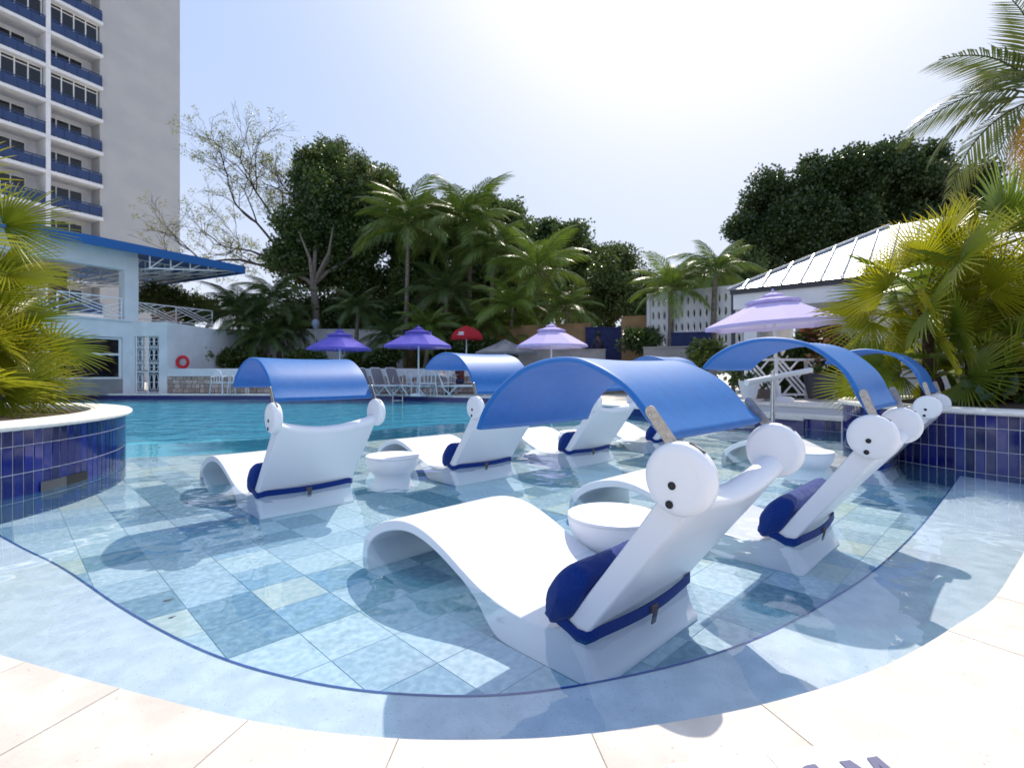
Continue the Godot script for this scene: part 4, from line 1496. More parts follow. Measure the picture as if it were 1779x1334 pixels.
func leaf_tuft(parent: Node3D, at: Vector3, r: float, n: int, col: Color, rng: RandomNumberGenerator) -> void:
	var m := MB.new()
	m.colored = true
	for i in n:
		var a := rng.randf() * TAU
		var up := rng.randf_range(0.5, 1.4)
		var d := Vector3(cos(a), up, sin(a)).normalized()
		var s := d.cross(Vector3.UP).normalized() * r * 0.07
		m.tint = col * rng.randf_range(0.6, 1.5)
		var mid := at + d * r * 0.6
		var tip := at + d * r * rng.randf_range(0.8, 1.2) - Vector3.UP * r * 0.15
		m.tri(at - s * 0.3, mid + s, mid - s)
		m.tri(mid - s, mid + s, tip)
	part("foliage", m.mesh(), M.palm_leaf, parent)

# ---------------------------------------------------------------- plants
# a fan leaf: blade in the x-z plane, stalk coming from -z... the hub is at the origin and the fan opens towards +z
func fan_leaf(rng: RandomNumberGenerator, n: int, R: float, spread: float, young: float) -> ArrayMesh:
	var m := MB.new()
	m.colored = true
	var g0 := Color(0.14, 0.22, 0.03).lerp(Color(0.34, 0.36, 0.02), young)
	var g1 := Color(0.22, 0.30, 0.04).lerp(Color(0.50, 0.44, 0.02), young)
	var tipc := Color(0.42, 0.30, 0.07)
	var half := spread / 2.0
	var dip := rng.randf_range(-0.05, 0.2)
	for i in n:
		var a := lerpf(-half, half, (i + 0.5) / n) + rng.randf_range(-0.015, 0.015)
		var da := spread / n / 2.0
		var len_ := R * (1.0 - 0.18 * pow(absf(a) / half, 2.0)) * rng.randf_range(0.9, 1.06)
		var droop := rng.randf_range(0.0, 0.13)
		var cup := 0.22
		var pt := func(ang: float, r: float, lift: float) -> Vector3:
			var k := r / R
			return Vector3(sin(ang) * r, cup * r * absf(sin(ang)) * 0.5 + lift - droop * R * k * k * k - dip * R * k * k * 0.5, cos(ang) * r)
		var w := 1.0
		var prev := [pt.call(a - da, R * 0.04, 0.0), pt.call(a, R * 0.04, 0.008 * R), pt.call(a + da, R * 0.04, 0.0)]
		var pc := g0
		var cuts := [0.34, 0.5, 0.76, 0.92]
		for ci in cuts.size():
			var f: float = cuts[ci]
			var wd: float = [1.0, 0.85, 0.55, 0.3][ci]
			var r := len_ * f
			var ang := da * 0.36 * R / maxf(r, R * 0.5) * wd if f > 0.4 else da
			var cc := g0.lerp(g1, f)
			if ci == 3:
				cc = cc.lerp(tipc, 0.25)
			var row := [pt.call(a - ang, r, 0.0), pt.call(a, r, 0.028 * R * wd), pt.call(a + ang, r, 0.0)]
			m.ctri(prev[0], row[0], row[1], pc, cc, cc)
			m.ctri(prev[0], row[1], prev[1], pc, cc, pc)
			m.ctri(prev[1], row[1], row[2], pc, cc, cc)
			m.ctri(prev[1], row[2], prev[2], pc, cc, pc)
			prev = row
			pc = cc
		var tip: Vector3 = pt.call(a, len_, -0.02 * R)
		m.ctri(prev[0], tip, prev[1], pc, tipc, pc)
		m.ctri(prev[1], tip, prev[2], pc, tipc, pc)
	return m.mesh()

func fan_palm(label: String, at: Vector3, stems: Array, seed_: int, R: float) -> void:
	# stems: [foot offset, crown offset, number of leaves, lowest elevation of the leaves]
	var rng := RandomNumberGenerator.new()
	rng.seed = seed_
	var t := thing("fan_palm", label, "palm", at, 0.0, "fan palms in the planters")
	var kinds := []
	for i in 7:
		kinds.append(fan_leaf(rng, rng.randi_range(28, 36), R * rng.randf_range(0.88, 1.1), deg_to_rad(rng.randf_range(170, 250)), rng.randf_range(0.35 if seed_ == 301 else 0.0, 1.0)))
	for s in stems:
		var foot: Vector3 = s[0]
		var crown: Vector3 = s[1]
		var tr := MB.new()
		var path := []
		for i in 7:
			var f := i / 6.0
			path.append(foot.lerp(crown, f) + Vector3(sin(f * PI) * 0.05, 0, 0))
		tr.tube(path, 0.075, 0.055, 9)
		# old leaf bases standing off the stem
		for i in int(foot.distance_to(crown) / 0.035):
			var f := i * 0.035 / foot.distance_to(crown)
			var a := i * 2.4
			var c := foot.lerp(crown, f)
			var d := Vector3(cos(a), 0.9, sin(a)).normalized()
			var sd := d.cross(Vector3.UP).normalized() * 0.025
			tr.tri(c + Vector3(cos(a), 0, sin(a)) * 0.05 - sd, c + Vector3(cos(a), 0, sin(a)) * 0.05 + sd, c + d * 0.13)
		part("stem", tr.mesh(), M.bark_brown, t)
		var count: int = s[2]
		for i in count:
			var f := (i + 0.5) / count
			var az := i * 2.39996 + rng.randf_range(-0.2, 0.2)
			var el := lerpf(1.35, s[3], pow(f, 0.8)) + rng.randf_range(-0.1, 0.1)
			var d := Vector3(cos(az) * cos(el), sin(el), sin(az) * cos(el))
			var pl := rng.randf_range(0.42, 0.68) * R / 0.6
			var hub := crown + d * pl - Vector3.UP * 0.1 * pl * cos(el)
			var pe := MB.new()
			pe.colored = true
			pe.tint = Color(0.2, 0.25, 0.05)
			pe.tube([crown, crown.lerp(hub, 0.5) + Vector3.UP * 0.04, hub], 0.011, 0.007, 5)
			# the blade carries on in the stalk's direction, tipping over a little
			var fwd := (d + Vector3.DOWN * rng.randf_range(-0.1, 0.4)).normalized()
			var x := fwd.cross(Vector3.UP).normalized()
			if x.length() < 0.1:
				x = Vector3.RIGHT
			x = x.rotated(fwd, rng.randf_range(-1.3, 1.3))
			var y := fwd.cross(x)
			if y.y < 0:
				y = -y
				x = -x
			var fr := part("leaf", kinds[rng.randi() % kinds.size()], M.fan_leaf, t, Transform3D(Basis(x, y, fwd), hub))
			part("stalk", pe.mesh(), M.fan_leaf, fr, fr.transform.affine_inverse())

# a feather frond: rachis from the origin towards +z, arching; leaflets on both sides
func feather_frond(rng: RandomNumberGenerator, L: float, arch: float, leaflet: float, hang: float, n: int, c0: Color, c1: Color) -> ArrayMesh:
	var m := MB.new()
	m.colored = true
	var spine := func(f: float) -> Vector3:
		return Vector3(0, L * (0.34 * f * arch - 0.75 * arch * f * f), L * f * (1.0 - 0.22 * arch * f))
	m.tint = c1 * 0.8
	var path := []
	for i in 9:
		path.append(spine.call(i / 8.0))
	m.tube(path, 0.022 * L / 2.2, 0.004, 5, false)
	for side in [-1.0, 1.0]:
		for i in n:
			var f := lerpf(0.14, 0.985, (i + rng.randf() * 0.5) / n)
			var p: Vector3 = spine.call(f)
			var fw: Vector3 = (spine.call(minf(f + 0.02, 1.0)) - spine.call(f - 0.02)).normalized()
			var ll := leaflet * (0.55 + 0.6 * sin(PI * pow(f, 0.75))) * rng.randf_range(0.85, 1.1)
			var out := (Vector3(side, 0.12, 0) + fw * lerpf(0.5, 1.3, f) + Vector3.DOWN * hang * rng.randf_range(0.6, 1.2)).normalized()
			var w := fw * 0.024 * L / 2.2
			var mid := p + out * ll * 0.55
			var tip := p + out * ll + Vector3.DOWN * ll * (0.18 + hang * 0.3)
			var c := c0.lerp(c1, rng.randf())
			m.ctri(p - w * 0.6, mid + w, mid - w, c, c, c)
			m.ctri(p - w * 0.6, p + w * 0.6, mid + w, c, c, c)
			m.ctri(mid - w, mid + w, tip, c, c, c.lerp(Color(0.3, 0.26, 0.06), 0.25))
	return m.mesh()

var fronds := {}

func feather_palm(label: String, foot: Vector3, crown: Vector3, L: float, count: int, kind: String, seed_: int, group := "feather palms behind the pool", called := "feather_palm") -> void:
	var rng := RandomNumberGenerator.new()
	rng.seed = seed_
	var t := thing(called, label, "palm", foot, 0.0, group)
	var top := crown - foot
	var tr := MB.new()
	var path := []
	var bend := Vector3(rng.randf_range(-0.3, 0.3), 0, rng.randf_range(-0.3, 0.3)) * top.length() * 0.06
	for i in 9:
		var f := i / 8.0
		path.append(top * f + bend * sin(f * PI))
	tr.tube(path, 0.13, 0.075, 9)
	part("trunk", tr.mesh(), M.bark_grey, t)
	var sf := MB.new()
	sf.colored = true
	sf.tint = Color(0.14, 0.2, 0.05)
	sf.tube([top - top.normalized() * 0.5, top - top.normalized() * 0.25, top + top.normalized() * 0.1], 0.085, 0.05, 8)
	part("crownshaft", sf.mesh(), M.palm_leaf, t)
	if not fronds.has(kind):
		var c := {"green": [Color(0.06, 0.11, 0.02), Color(0.14, 0.2, 0.03)], "bright": [Color(0.1, 0.17, 0.025), Color(0.2, 0.27, 0.04)], "dark": [Color(0.035, 0.065, 0.02), Color(0.08, 0.12, 0.03)], "coconut": [Color(0.09, 0.13, 0.04), Color(0.16, 0.18, 0.04)], "dead": [Color(0.5, 0.26, 0.03), Color(0.6, 0.36, 0.05)]}
		var k := []
		for i in 4:
			k.append(feather_frond(rng, 1.0, rng.randf_range(0.75, 1.15), 0.27, rng.randf_range(0.2, 0.7), 34, c[kind][0], c[kind][1]))
		fronds[kind] = k
	for i in count:
		var az := i * 2.39996 + rng.randf_range(-0.2, 0.2)
		var el := lerpf(1.4, -0.35, pow((i + 0.5) / count, 0.9))
		var fwd := Vector3(cos(az) * cos(el), sin(el), sin(az) * cos(el))
		var x := fwd.cross(Vector3.UP).normalized().rotated(fwd, rng.randf_range(-0.3, 0.3))
		var y := fwd.cross(x)
		if y.y < 0:
			y = -y
			x = -x
		var k := L * rng.randf_range(0.85, 1.1)
		part("frond", fronds[kind][rng.randi() % 4], M.palm_leaf, t, Transform3D(Basis(x, y, fwd).scaled(Vector3.ONE * k), top))

var clumps := {}

func leaf_clump(kind: String) -> ArrayMesh:
	if clumps.has(kind):
		return clumps[kind]
	var rng := RandomNumberGenerator.new()
	rng.seed = kind.hash()
	var m := MB.new()
	m.colored = true
	var spec: Array = {"broad": [64, 0.5, 0.14, 0.06], "fine": [60, 0.45, 0.10, 0.04], "sparse": [16, 0.42, 0.14, 0.06], "shrub": [40, 0.3, 0.16, 0.05]}[kind]
	for i in spec[0]:
		var d := Vector3(rng.randfn(), rng.randfn() * 0.75, rng.randfn()).normalized()
		var p: Vector3 = d * spec[1] * pow(rng.randf(), 0.45)
		var fw := (d + Vector3(rng.randfn(), rng.randfn() - 0.5, rng.randfn()) * 0.6).normalized()
		var sd := fw.cross(Vector3(rng.randfn(), rng.randfn(), rng.randfn())).normalized()
		var l: float = spec[2] * rng.randf_range(0.7, 1.3)
		var w: float = spec[3] * rng.randf_range(0.8, 1.2)
		var k := rng.randf_range(0.7, 1.35)
		var c := Color(k, k, k * 0.9)
		var nn := fw.cross(sd) * w * 0.3
		m.ctri(p, p + fw * l * 0.45 + sd * w, p + fw * l - nn, c, c, c)
		m.ctri(p, p + fw * l - nn, p + fw * l * 0.45 - sd * w, c, c, c)
	clumps[kind] = m.mesh()
	return clumps[kind]

func crown_part(parent: Node3D, blobs: Array, per: float, kind: String, c0: Color, c1: Color, rng: RandomNumberGenerator, size := 1.0, called := "crown") -> void:
	# blobs: [centre, radii]; leaf clumps fill each blob, thickest near its skin
	var places := []
	for b in blobs:
		var r: Vector3 = b[1]
		var n := int(per * (r.x * r.y + r.y * r.z + r.x * r.z))
		# the blob breaks up into lumps of its own, so that its outline is uneven
		var lumps := []
		for i in 20:
			var d := Vector3(rng.randfn(), rng.randfn() + 0.15, rng.randfn()).normalized()
			lumps.append([b[0] + d * r * rng.randf_range(0.5, 1.15), rng.randf_range(0.14, 0.34)])
		for i in n:
			var d := Vector3(rng.randfn(), rng.randfn(), rng.randfn()).normalized()
			if rng.randf() < 0.1:
				places.append(b[0] + d * r * rng.randf_range(0.2, 0.75))
			else:
				var u: Array = lumps[rng.randi() % 20]
				places.append(u[0] + d * r * u[1] * pow(rng.randf_range(0.1, 1.0), 0.5) * rng.randf_range(0.85, 1.15))
	var mm := MultiMesh.new()
	mm.transform_format = MultiMesh.TRANSFORM_3D
	mm.use_colors = true
	mm.mesh = leaf_clump(kind)
	mm.instance_count = places.size()
	for i in places.size():
		var bs := Basis.from_euler(Vector3(rng.randf() * TAU, rng.randf() * TAU, rng.randf() * TAU)).scaled(Vector3.ONE * rng.randf_range(0.75, 1.25) * size)
		mm.set_instance_transform(i, Transform3D(bs, places[i]))
		mm.set_instance_color(i, c0.lerp(c1, rng.randf()))
	var o := MultiMeshInstance3D.new()
	o.name = called
	o.multimesh = mm
	o.material_override = M.tree_leaf
	o.set_meta("kind", "stuff")
	parent.add_child(o, true)

func grow(mb: MB, p: Vector3, d: Vector3, l: float, r: float, depth: int, rng: RandomNumberGenerator, ends: Array, wander := 0.35) -> void:
	var path := [p]
	var q := p
	var dir := d
	for i in 4:
		dir = (dir + Vector3(rng.randfn(), rng.randfn() * 0.6 + 0.05, rng.randfn()) * wander * 0.35).normalized()
		q += dir * l / 4.0
		path.append(q)
	mb.tube(path, r, r * 0.62, 7 if r > 0.04 else 4, false)
	if depth == 0:
		ends.append(q)
		return
	var kids := 3 if depth > 1 else 2
	for i in kids:
		var nd := (dir + Vector3(rng.randfn(), rng.randfn() * 0.5 + 0.1, rng.randfn()) * 0.62).normalized()
		grow(mb, path[4 if i == 0 else rng.randi_range(2, 4)], nd, l * rng.randf_range(0.62, 0.82), r * 0.6, depth - 1, rng, ends, wander)
	if depth <= 2:
		ends.append(path[2])

func leaf_tree(label: String, foot: Vector3, fork: Vector3, r: float, limbs: Array, blobs: Array, per: float, kind: String, c0: Color, c1: Color, seed_: int, group := "trees behind the pool", size := 1.0) -> void:
	var rng := RandomNumberGenerator.new()
	rng.seed = seed_
	var t := thing("tree", label, "tree", foot, 0.0, group)
	var tr := MB.new()
	var path := []
	for i in 6:
		var f := i / 5.0
		path.append((fork - foot) * f + Vector3(sin(f * 4.0) * 0.12, 0, cos(f * 3.0) * 0.1) * r * 3.0 * f)
	tr.tube(path, r * 1.15, r * 0.8, 10, false)
	for l in limbs:
		var e: Vector3 = l - foot
		var s: Vector3 = path[5]
		var mid := s.lerp(e, 0.5) + Vector3(rng.randfn(), rng.randf() * 0.8, rng.randfn()) * 0.25
		tr.tube([s, s.lerp(mid, 0.5) + Vector3(rng.randfn(), 0, rng.randfn()) * 0.1, mid, mid.lerp(e, 0.6), e], r * 0.62, r * 0.12, 7, false)
	part("trunk", tr.mesh(), M.bark_grey, t)
	var local := []
	for b in blobs:
		local.append([b[0] - foot, b[1]])
	crown_part(t, local, per, kind, c0, c1, rng, size)

func shrub(label: String, at: Vector3, radii: Vector3, c0: Color, c1: Color, seed_: int, group := "shrubs in the far bed") -> void:
	var rng := RandomNumberGenerator.new()
	rng.seed = seed_
	var t := thing("shrub", label, "shrub", at, 0.0, group)
	var st := MB.new()
	for i in 7:
		var a := TAU * i / 7.0
		st.tube([Vector3.ZERO, Vector3(cos(a) * radii.x * 0.3, radii.y * 0.8, sin(a) * radii.z * 0.3), Vector3(cos(a) * radii.x * 0.6, radii.y * 1.4, sin(a) * radii.z * 0.6)], 0.025, 0.008, 5, false)
	part("stems", st.mesh(), M.bark_brown, t)
	crown_part(t, [[Vector3(0, radii.y * 0.95, 0), radii]], 90.0, "shrub", c0, c1, rng, 0.8)

func build_plants() -> void:
	var dk0 := Color(0.035, 0.07, 0.02)
	var dk1 := Color(0.10, 0.15, 0.035)
	var md0 := Color(0.05, 0.09, 0.022)
	var md1 := Color(0.15, 0.2, 0.05)
	# --- fan palms in the planters
	fan_palm("yellow-green fan palm clump in the left planter, cut by the picture's left edge", Vector3(-5.22, 0.52, -4.75), [
		[Vector3(-0.1, 0, 0.1), Vector3(-0.25, 1.55, 0.0), 16, -0.55],
		[Vector3(0.1, 0, 0), Vector3(0.02, 0.62, -0.05), 17, -0.35],
		[Vector3(0.3, 0, 0.15), Vector3(0.25, 0.16, 0.25), 15, -0.05],
		[Vector3(-0.1, 0, 0.5), Vector3(-0.15, 0.25, 0.55), 13, -0.1],
		[Vector3(-0.5, 0, -0.2), Vector3(-0.6, 1.0, -0.3), 12, -0.4]], 301, 0.6)
	fan_palm("bushy yellow-green fan palm clump in the right planter, left stem", Vector3(4.95, 0.56, -6.1), [
		[Vector3(0, 0, 0), Vector3(-0.1, 1.2, 0.05), 20, -0.5],
		[Vector3(0.35, 0, 0.1), Vector3(0.42, 0.55, 0.1), 16, -0.5],
		[Vector3(-0.1, 0, 0.2), Vector3(-0.12, 0.3, 0.25), 8, -0.2]], 302, 0.66)
	fan_palm("tall bushy fan palm clump in the right planter, at the picture's right edge", Vector3(5.75, 0.56, -6.0), [
		[Vector3(0, 0, 0), Vector3(-0.02, 1.55, 0), 20, -0.5],
		[Vector3(0.3, 0, 0.1), Vector3(0.35, 1.05, 0.15), 16, -0.6],
		[Vector3(-0.1, 0, 0.35), Vector3(-0.05, 0.5, 0.4), 12, -0.5]], 303, 0.68)
	# --- coconut palm reaching in from the right
	var cocon := Vector3(9.25, 5.75, -9.0)
	feather_palm("coconut palm at the upper right, hanging into the picture with some orange dead fronds", Vector3(9.9, DECK, -9.2), cocon, 2.1, 17, "coconut", 401, "", "coconut_palm")
	var cp: Node3D = get_child(get_child_count() - 1)
	var rng := RandomNumberGenerator.new()
	rng.seed = 88
	var dead := []
	for i in 2:
		dead.append(feather_frond(rng, 1.0, 0.7, 0.26, 1.2, 30, Color(0.5, 0.26, 0.03), Color(0.62, 0.38, 0.05)))
	for d in [Vector3(-0.75, -0.9, 0.3), Vector3(-0.45, -1.1, 0.2), Vector3(-0.2, -1.0, 0.5)]:
		var fwd: Vector3 = d.normalized()
		var x := fwd.cross(Vector3.UP).normalized()
		var y := fwd.cross(x)
		if y.y < 0:
			y = -y
			x = -x
		part("dead_frond", dead[rng.randi() % 2], M.palm_leaf, cp, Transform3D(Basis(x, y, fwd).scaled(Vector3.ONE * 2.0), cocon - cp.position))
	# --- feather palms behind the pool
	var fp := [
		[Vector3(-4.84, 7.776, -24), 2.5, 17, "green", "tall feather palm with a pale forked trunk beside the big dark tree"],
		[Vector3(-2.051, 7.92, -24.5), 2.7, 18, "green", "tallest feather palm right of centre-left, above the red parasol"],
		[Vector3(-0.832, 6.445, -23.5), 2.1, 15, "green", "feather palm between the tall palm and the bright palm"],
		[Vector3(1.15, 5.324, -22.5), 2.3, 16, "bright", "bright green feather palm above the lilac parasol"],
		[Vector3(2.307, 3.557, -21.5), 1.5, 14, "green", "short feather palm right of the bright green palm"],
		[Vector3(-2.959, 4.389, -23), 1.9, 14, "dark", "dark short feather palm above the purple parasol"],
		[Vector3(0.012, 3.743, -22), 1.8, 14, "bright", "short bright palm just above the red parasol's right side"],
		[Vector3(5.727, 3.914, -18.5), 1.55, 15, "bright", "slim palm in front of the white perforated screen"],
		[Vector3(6.951, 4.341, -17.5), 1.45, 14, "green", "slim upright palm at the right end of the white perforated screen"],
		[Vector3(-11.364, 3.175, -22.5), 1.7, 16, "dark", "dark bushy palm before the white boundary wall, left"],
		[Vector3(-10.634, 4.13, -23), 1.8, 14, "dark", "dark palm just right of the blue awning's tip"],
		[Vector3(-7.063, 3.804, -23.5), 1.4, 13, "dark", "dark slim palm left of the purple parasols"],
		[Vector3(-5.296, 2.417, -22.5), 1.5, 12, "dark", "low dark palm left of the purple parasol with white chairs"],
		[Vector3(-3.572, 2.754, -22), 1.5, 15, "green", "low bushy palm just right of the second purple parasol's top"],
		[Vector3(-2.313, 2.58, -23), 1.5, 15, "green", "low bushy palm behind the red parasol"],
		[Vector3(-1.003, 3.058, -22.6), 1.6, 15, "green", "low bushy palm above the grey parasol"],
		[Vector3(0.388, 2.403, -22.3), 1.3, 14, "bright", "low bright palm directly behind the lilac parasol's top"],
		[Vector3(-12.499, 3.767, -23.2), 1.7, 18, "dark", "dark palm leaning towards the awning, leftmost of the palms at the white wall"],
		[Vector3(-10.713, 2.397, -22.2), 1.5, 18, "dark", "lowest dark palm in the clump before the white boundary wall"],
		[Vector3(-10.066, 2.838, -23), 1.5, 14, "dark", "dark palm left of the lamp post"],
	]
	for i in fp.size():
		var a: Array = fp[i]
		var cr: Vector3 = a[0]
		feather_palm(a[4], Vector3(cr.x + rng.randf_range(-0.3, 0.3), 0.5, cr.z - 0.2), cr, a[1] * 1.18, a[2] + 5, a[3], 500 + i)
	# --- leafy trees
	leaf_tree("big dense dark evergreen tree left of centre with pale forked limbs", Vector3(-9.556, 1.183, -25.2), Vector3(-9.754, 5.289, -25.2), 0.2,
		[Vector3(-10.435, 7.922, -25), Vector3(-8.75, 8.063, -25), Vector3(-8.636, 10.479, -27.5), Vector3(-11.641, 6.579, -26.6), Vector3(-7.709, 8.007, -27.5), Vector3(-9.693, 10.911, -27)],
		[[Vector3(-9.718, 10.324, -27.5), Vector3(1.9, 1.8, 1.9)], [Vector3(-7.849, 10.496, -28), Vector3(1.7, 1.4, 1.7)], [Vector3(-10.374, 8.579, -26.8), Vector3(1.6, 1.5, 1.7)], [Vector3(-8.542, 8.082, -27.2), Vector3(2.0, 1.6, 1.9)], [Vector3(-11.127, 6.772, -26.8), Vector3(1.3, 1.2, 1.4)], [Vector3(-7.378, 8.608, -28), Vector3(1.3, 1.3, 1.4)], [Vector3(-9.254, 6.153, -27.5), Vector3(1.6, 1.2, 1.5)], [Vector3(-10.209, 12.069, -28), Vector3(1.3, 1.1, 1.2)], [Vector3(-8.164, 5.619, -28), Vector3(1.5, 1.3, 1.5)], [Vector3(-12.423, 6.967, -27), Vector3(0.7, 0.5, 0.8)]],
		24.0, "broad", dk0, dk1, 601)
	leaf_tree("feathery greenish tree top rising above the big dark evergreen", Vector3(-10.096, 1.237, -30), Vector3(-10.163, 8.653, -30), 0.2, [Vector3(-10.77, 13.372, -30), Vector3(-9.758, 13.709, -30)],
		[[Vector3(-10.433, 13.54, -30), Vector3(1.0, 1.0, 1.0)], [Vector3(-9.421, 13.203, -30), Vector3(0.9, 0.8, 0.9)], [Vector3(-8.036, 12.38, -30.5), Vector3(1.2, 0.7, 1.2)], [Vector3(-11.107, 12.698, -30), Vector3(0.9, 0.8, 1.0)]], 26.0, "fine", md0, Color(0.11, 0.12, 0.05), 602)
	var back := [
		["dark leafy tree behind the tall palms, centre", Vector3(-4.22, 1.226, -29), Vector3(-4.22, 4.647, -29), [[Vector3(-4.708, 9.046, -29), 1.9, 2.0], [Vector3(-2.916, 8.069, -29), 2.2, 2.0], [Vector3(-5.523, 6.765, -29), 1.8, 1.8], [Vector3(-3.568, 5.788, -29), 2.3, 1.6], [Vector3(-1.613, 9.372, -29), 1.6, 1.4], [Vector3(-6.175, 4.81, -29), 1.7, 1.5], [Vector3(-4.22, 3.833, -29), 2.4, 1.4]]],
		["dark leafy tree filling the gap right of the tall palms", Vector3(-0.635, 1.226, -29), Vector3(-0.635, 4.484, -29), [[Vector3(-0.798, 8.394, -29), 1.7, 1.6], [Vector3(0.342, 6.439, -29), 2.0, 1.8], [Vector3(-1.287, 5.136, -29), 2.2, 1.6], [Vector3(-0.31, 9.698, -29), 1.0, 0.8], [Vector3(0.668, 4.158, -29), 2.2, 1.4]]],
		["broad spreading tree sloping down towards the round-headed tree", Vector3(2.985, 1.271, -33), Vector3(2.985, 4.793, -33), [[Vector3(1.316, 9.057, -33), 1.6, 1.1], [Vector3(2.799, 8.687, -33), 2.2, 1.3], [Vector3(4.283, 7.76, -33), 1.9, 1.1], [Vector3(2.243, 6.462, -33), 2.4, 1.8], [Vector3(4.097, 5.349, -33), 2.2, 1.7]]],
		["round-headed clipped tree right of centre", Vector3(4.733, 1.17, -24), Vector3(4.733, 3.327, -24), [[Vector3(4.733, 4.945, -24), 1.6, 1.55], [Vector3(4.058, 4.271, -24), 1.1, 1.2], [Vector3(5.542, 4.406, -24), 1.05, 1.3], [Vector3(4.733, 6.024, -24), 1.0, 0.5]]],
	]
	for i in back.size():
		var a: Array = back[i]
		var bl := []
		var lm := []
		for b in a[3]:
			var c: Vector3 = b[0] + Vector3(0, 0, rng.randf_range(-0.6, 0.6))
			bl.append([c, Vector3(b[1], b[2], b[1])])
			lm.append(c)
		var ft: Vector3 = a[1]
		ft.y = 0.3
		leaf_tree(a[0], ft, a[2], 0.2, lm, bl, 34.0 if i < 3 else 60.0, "broad" if i < 3 else "fine", dk0 if i < 3 else md0 * 0.7, md1 if i == 3 else dk1 * 1.3, 610 + i)
	leaf_tree("dark undergrowth tree showing above the white boundary wall left of the lamp post", Vector3(-11.002, 1.198, -26.5), Vector3(-11.002, 2.687, -26.5), 0.12, [Vector3(-11.597, 3.58, -26.5), Vector3(-10.406, 3.878, -26.5)],
		[[Vector3(-11.449, 3.133, -26.5), Vector3(1.2, 1.0, 1.0)], [Vector3(-10.258, 3.729, -26.5), Vector3(1.2, 1.3, 1.1)], [Vector3(-9.086, 3.63, -27), Vector3(1.3, 1.2, 1.1)]], 40.0, "broad", dk0, dk1, 630)
	leaf_tree("dark undergrowth tree showing above the boundary wall right of the lamp post", Vector3(-6.536, 1.198, -26.5), Vector3(-6.536, 2.687, -26.5), 0.12, [Vector3(-7.131, 3.58, -26.5), Vector3(-5.94, 3.878, -26.5)],
		[[Vector3(-8.024, 3.024, -27), Vector3(0.9, 0.8, 0.9)], [Vector3(-6.685, 3.431, -26.5), Vector3(1.2, 1.2, 1.1)], [Vector3(-5.597, 3.63, -27), Vector3(1.3, 1.3, 1.1)]], 40.0, "broad", dk0, dk1, 631)
	leaf_tree("dark hedge showing through the holes of the white perforated screen", Vector3(7.501, 1.142, -21.5), Vector3(7.501, 1.625, -21.5), 0.1, [Vector3(6.776, 2.349, -21.5), Vector3(8.467, 2.349, -21.5)],
		[[Vector3(6.293, 2.591, -21.5), Vector3(0.9, 1.2, 0.5)], [Vector3(7.192, 2.695, -21.3), Vector3(0.9, 1.3, 0.5)], [Vector3(8.034, 2.67, -21), Vector3(0.9, 1.3, 0.5)], [Vector3(8.807, 2.752, -20.6), Vector3(0.9, 1.3, 0.5)], [Vector3(5.574, 2.383, -22), Vector3(0.9, 1.2, 0.5)], [Vector3(7.018, 1.866, -21.5), Vector3(1.2, 0.7, 0.5)], [Vector3(8.506, 1.844, -21), Vector3(1.2, 0.7, 0.5)]], 80.0, "fine", dk0, dk1, 632)
	# the great dark tree on the right
	leaf_tree("great dark tree on the right behind the pavilion roof", Vector3(18.521, 1.203, -27), Vector3(18.521, 6.057, -27), 0.4,
		[Vector3(15.487, 9.091, -27), Vector3(20.341, 10.304, -27), Vector3(22.465, 9.698, -27), Vector3(13.667, 7.574, -27), Vector3(17.611, 10.001, -27)],
		[[Vector3(15.184, 10.001, -27), Vector3(2.1, 1.9, 2.2)], [Vector3(17.319, 10.788, -27.5), Vector3(1.9, 1.7, 2.0)], [Vector3(20.341, 11.215, -27), Vector3(2.2, 1.5, 2.2)], [Vector3(22.881, 10.633, -27.5), Vector3(1.9, 1.6, 2.0)], [Vector3(13.667, 8.029, -27), Vector3(1.9, 1.6, 1.9)], [Vector3(12.453, 6.664, -27), Vector3(1.1, 1.0, 1.2)], [Vector3(17.914, 8.484, -27), Vector3(2.8, 2.0, 2.4)], [Vector3(22.353, 8.765, -28), Vector3(2.4, 1.9, 2.2)], [Vector3(15.487, 7.271, -27), Vector3(2.0, 1.4, 1.9)], [Vector3(19.521, 6.563, -28), Vector3(2.6, 1.5, 2.2)], [Vector3(24.87, 8.765, -28), Vector3(1.3, 1.6, 1.6)]],
		40.0, "broad", dk0, Color(0.05, 0.08, 0.025), 620)
	leaf_tree("dark shrub-like tree behind the slim palms, left of the pavilion", Vector3(8.643, 1.17, -24), Vector3(8.643, 3.057, -24), 0.14, [Vector3(7.834, 4.136, -24), Vector3(9.182, 4.406, -24)],
		[[Vector3(8.103, 4.945, -24), Vector3(1.1, 0.9, 1.2)], [Vector3(7.025, 4.406, -24), Vector3(0.9, 0.8, 1.0)], [Vector3(9.373, 4.754, -24.5), Vector3(0.9, 0.9, 1.0)], [Vector3(11.25, 5.675, -25), Vector3(0.9, 1.1, 1.0)]], 40.0, "fine", dk0, md1, 621)
	# the nearly bare tree
	var base := Vector3(-10.737, 0.9, -29)
	base.y = 0.4
	var bt := thing("bare_tree", "wide nearly bare tree with thin branches and sparse yellow-green leaves against the sky", "tree", base)
	var br := MB.new()
	var ends := []
	var brng := RandomNumberGenerator.new()
	brng.seed = 11
	var knee := Vector3(-11.388, 6.439, -29) - base
	br.tube([Vector3.ZERO, Vector3(0.15, 1.6, 0), Vector3(-0.2, 3.4, 0.0), knee], 0.26, 0.17, 9, false)
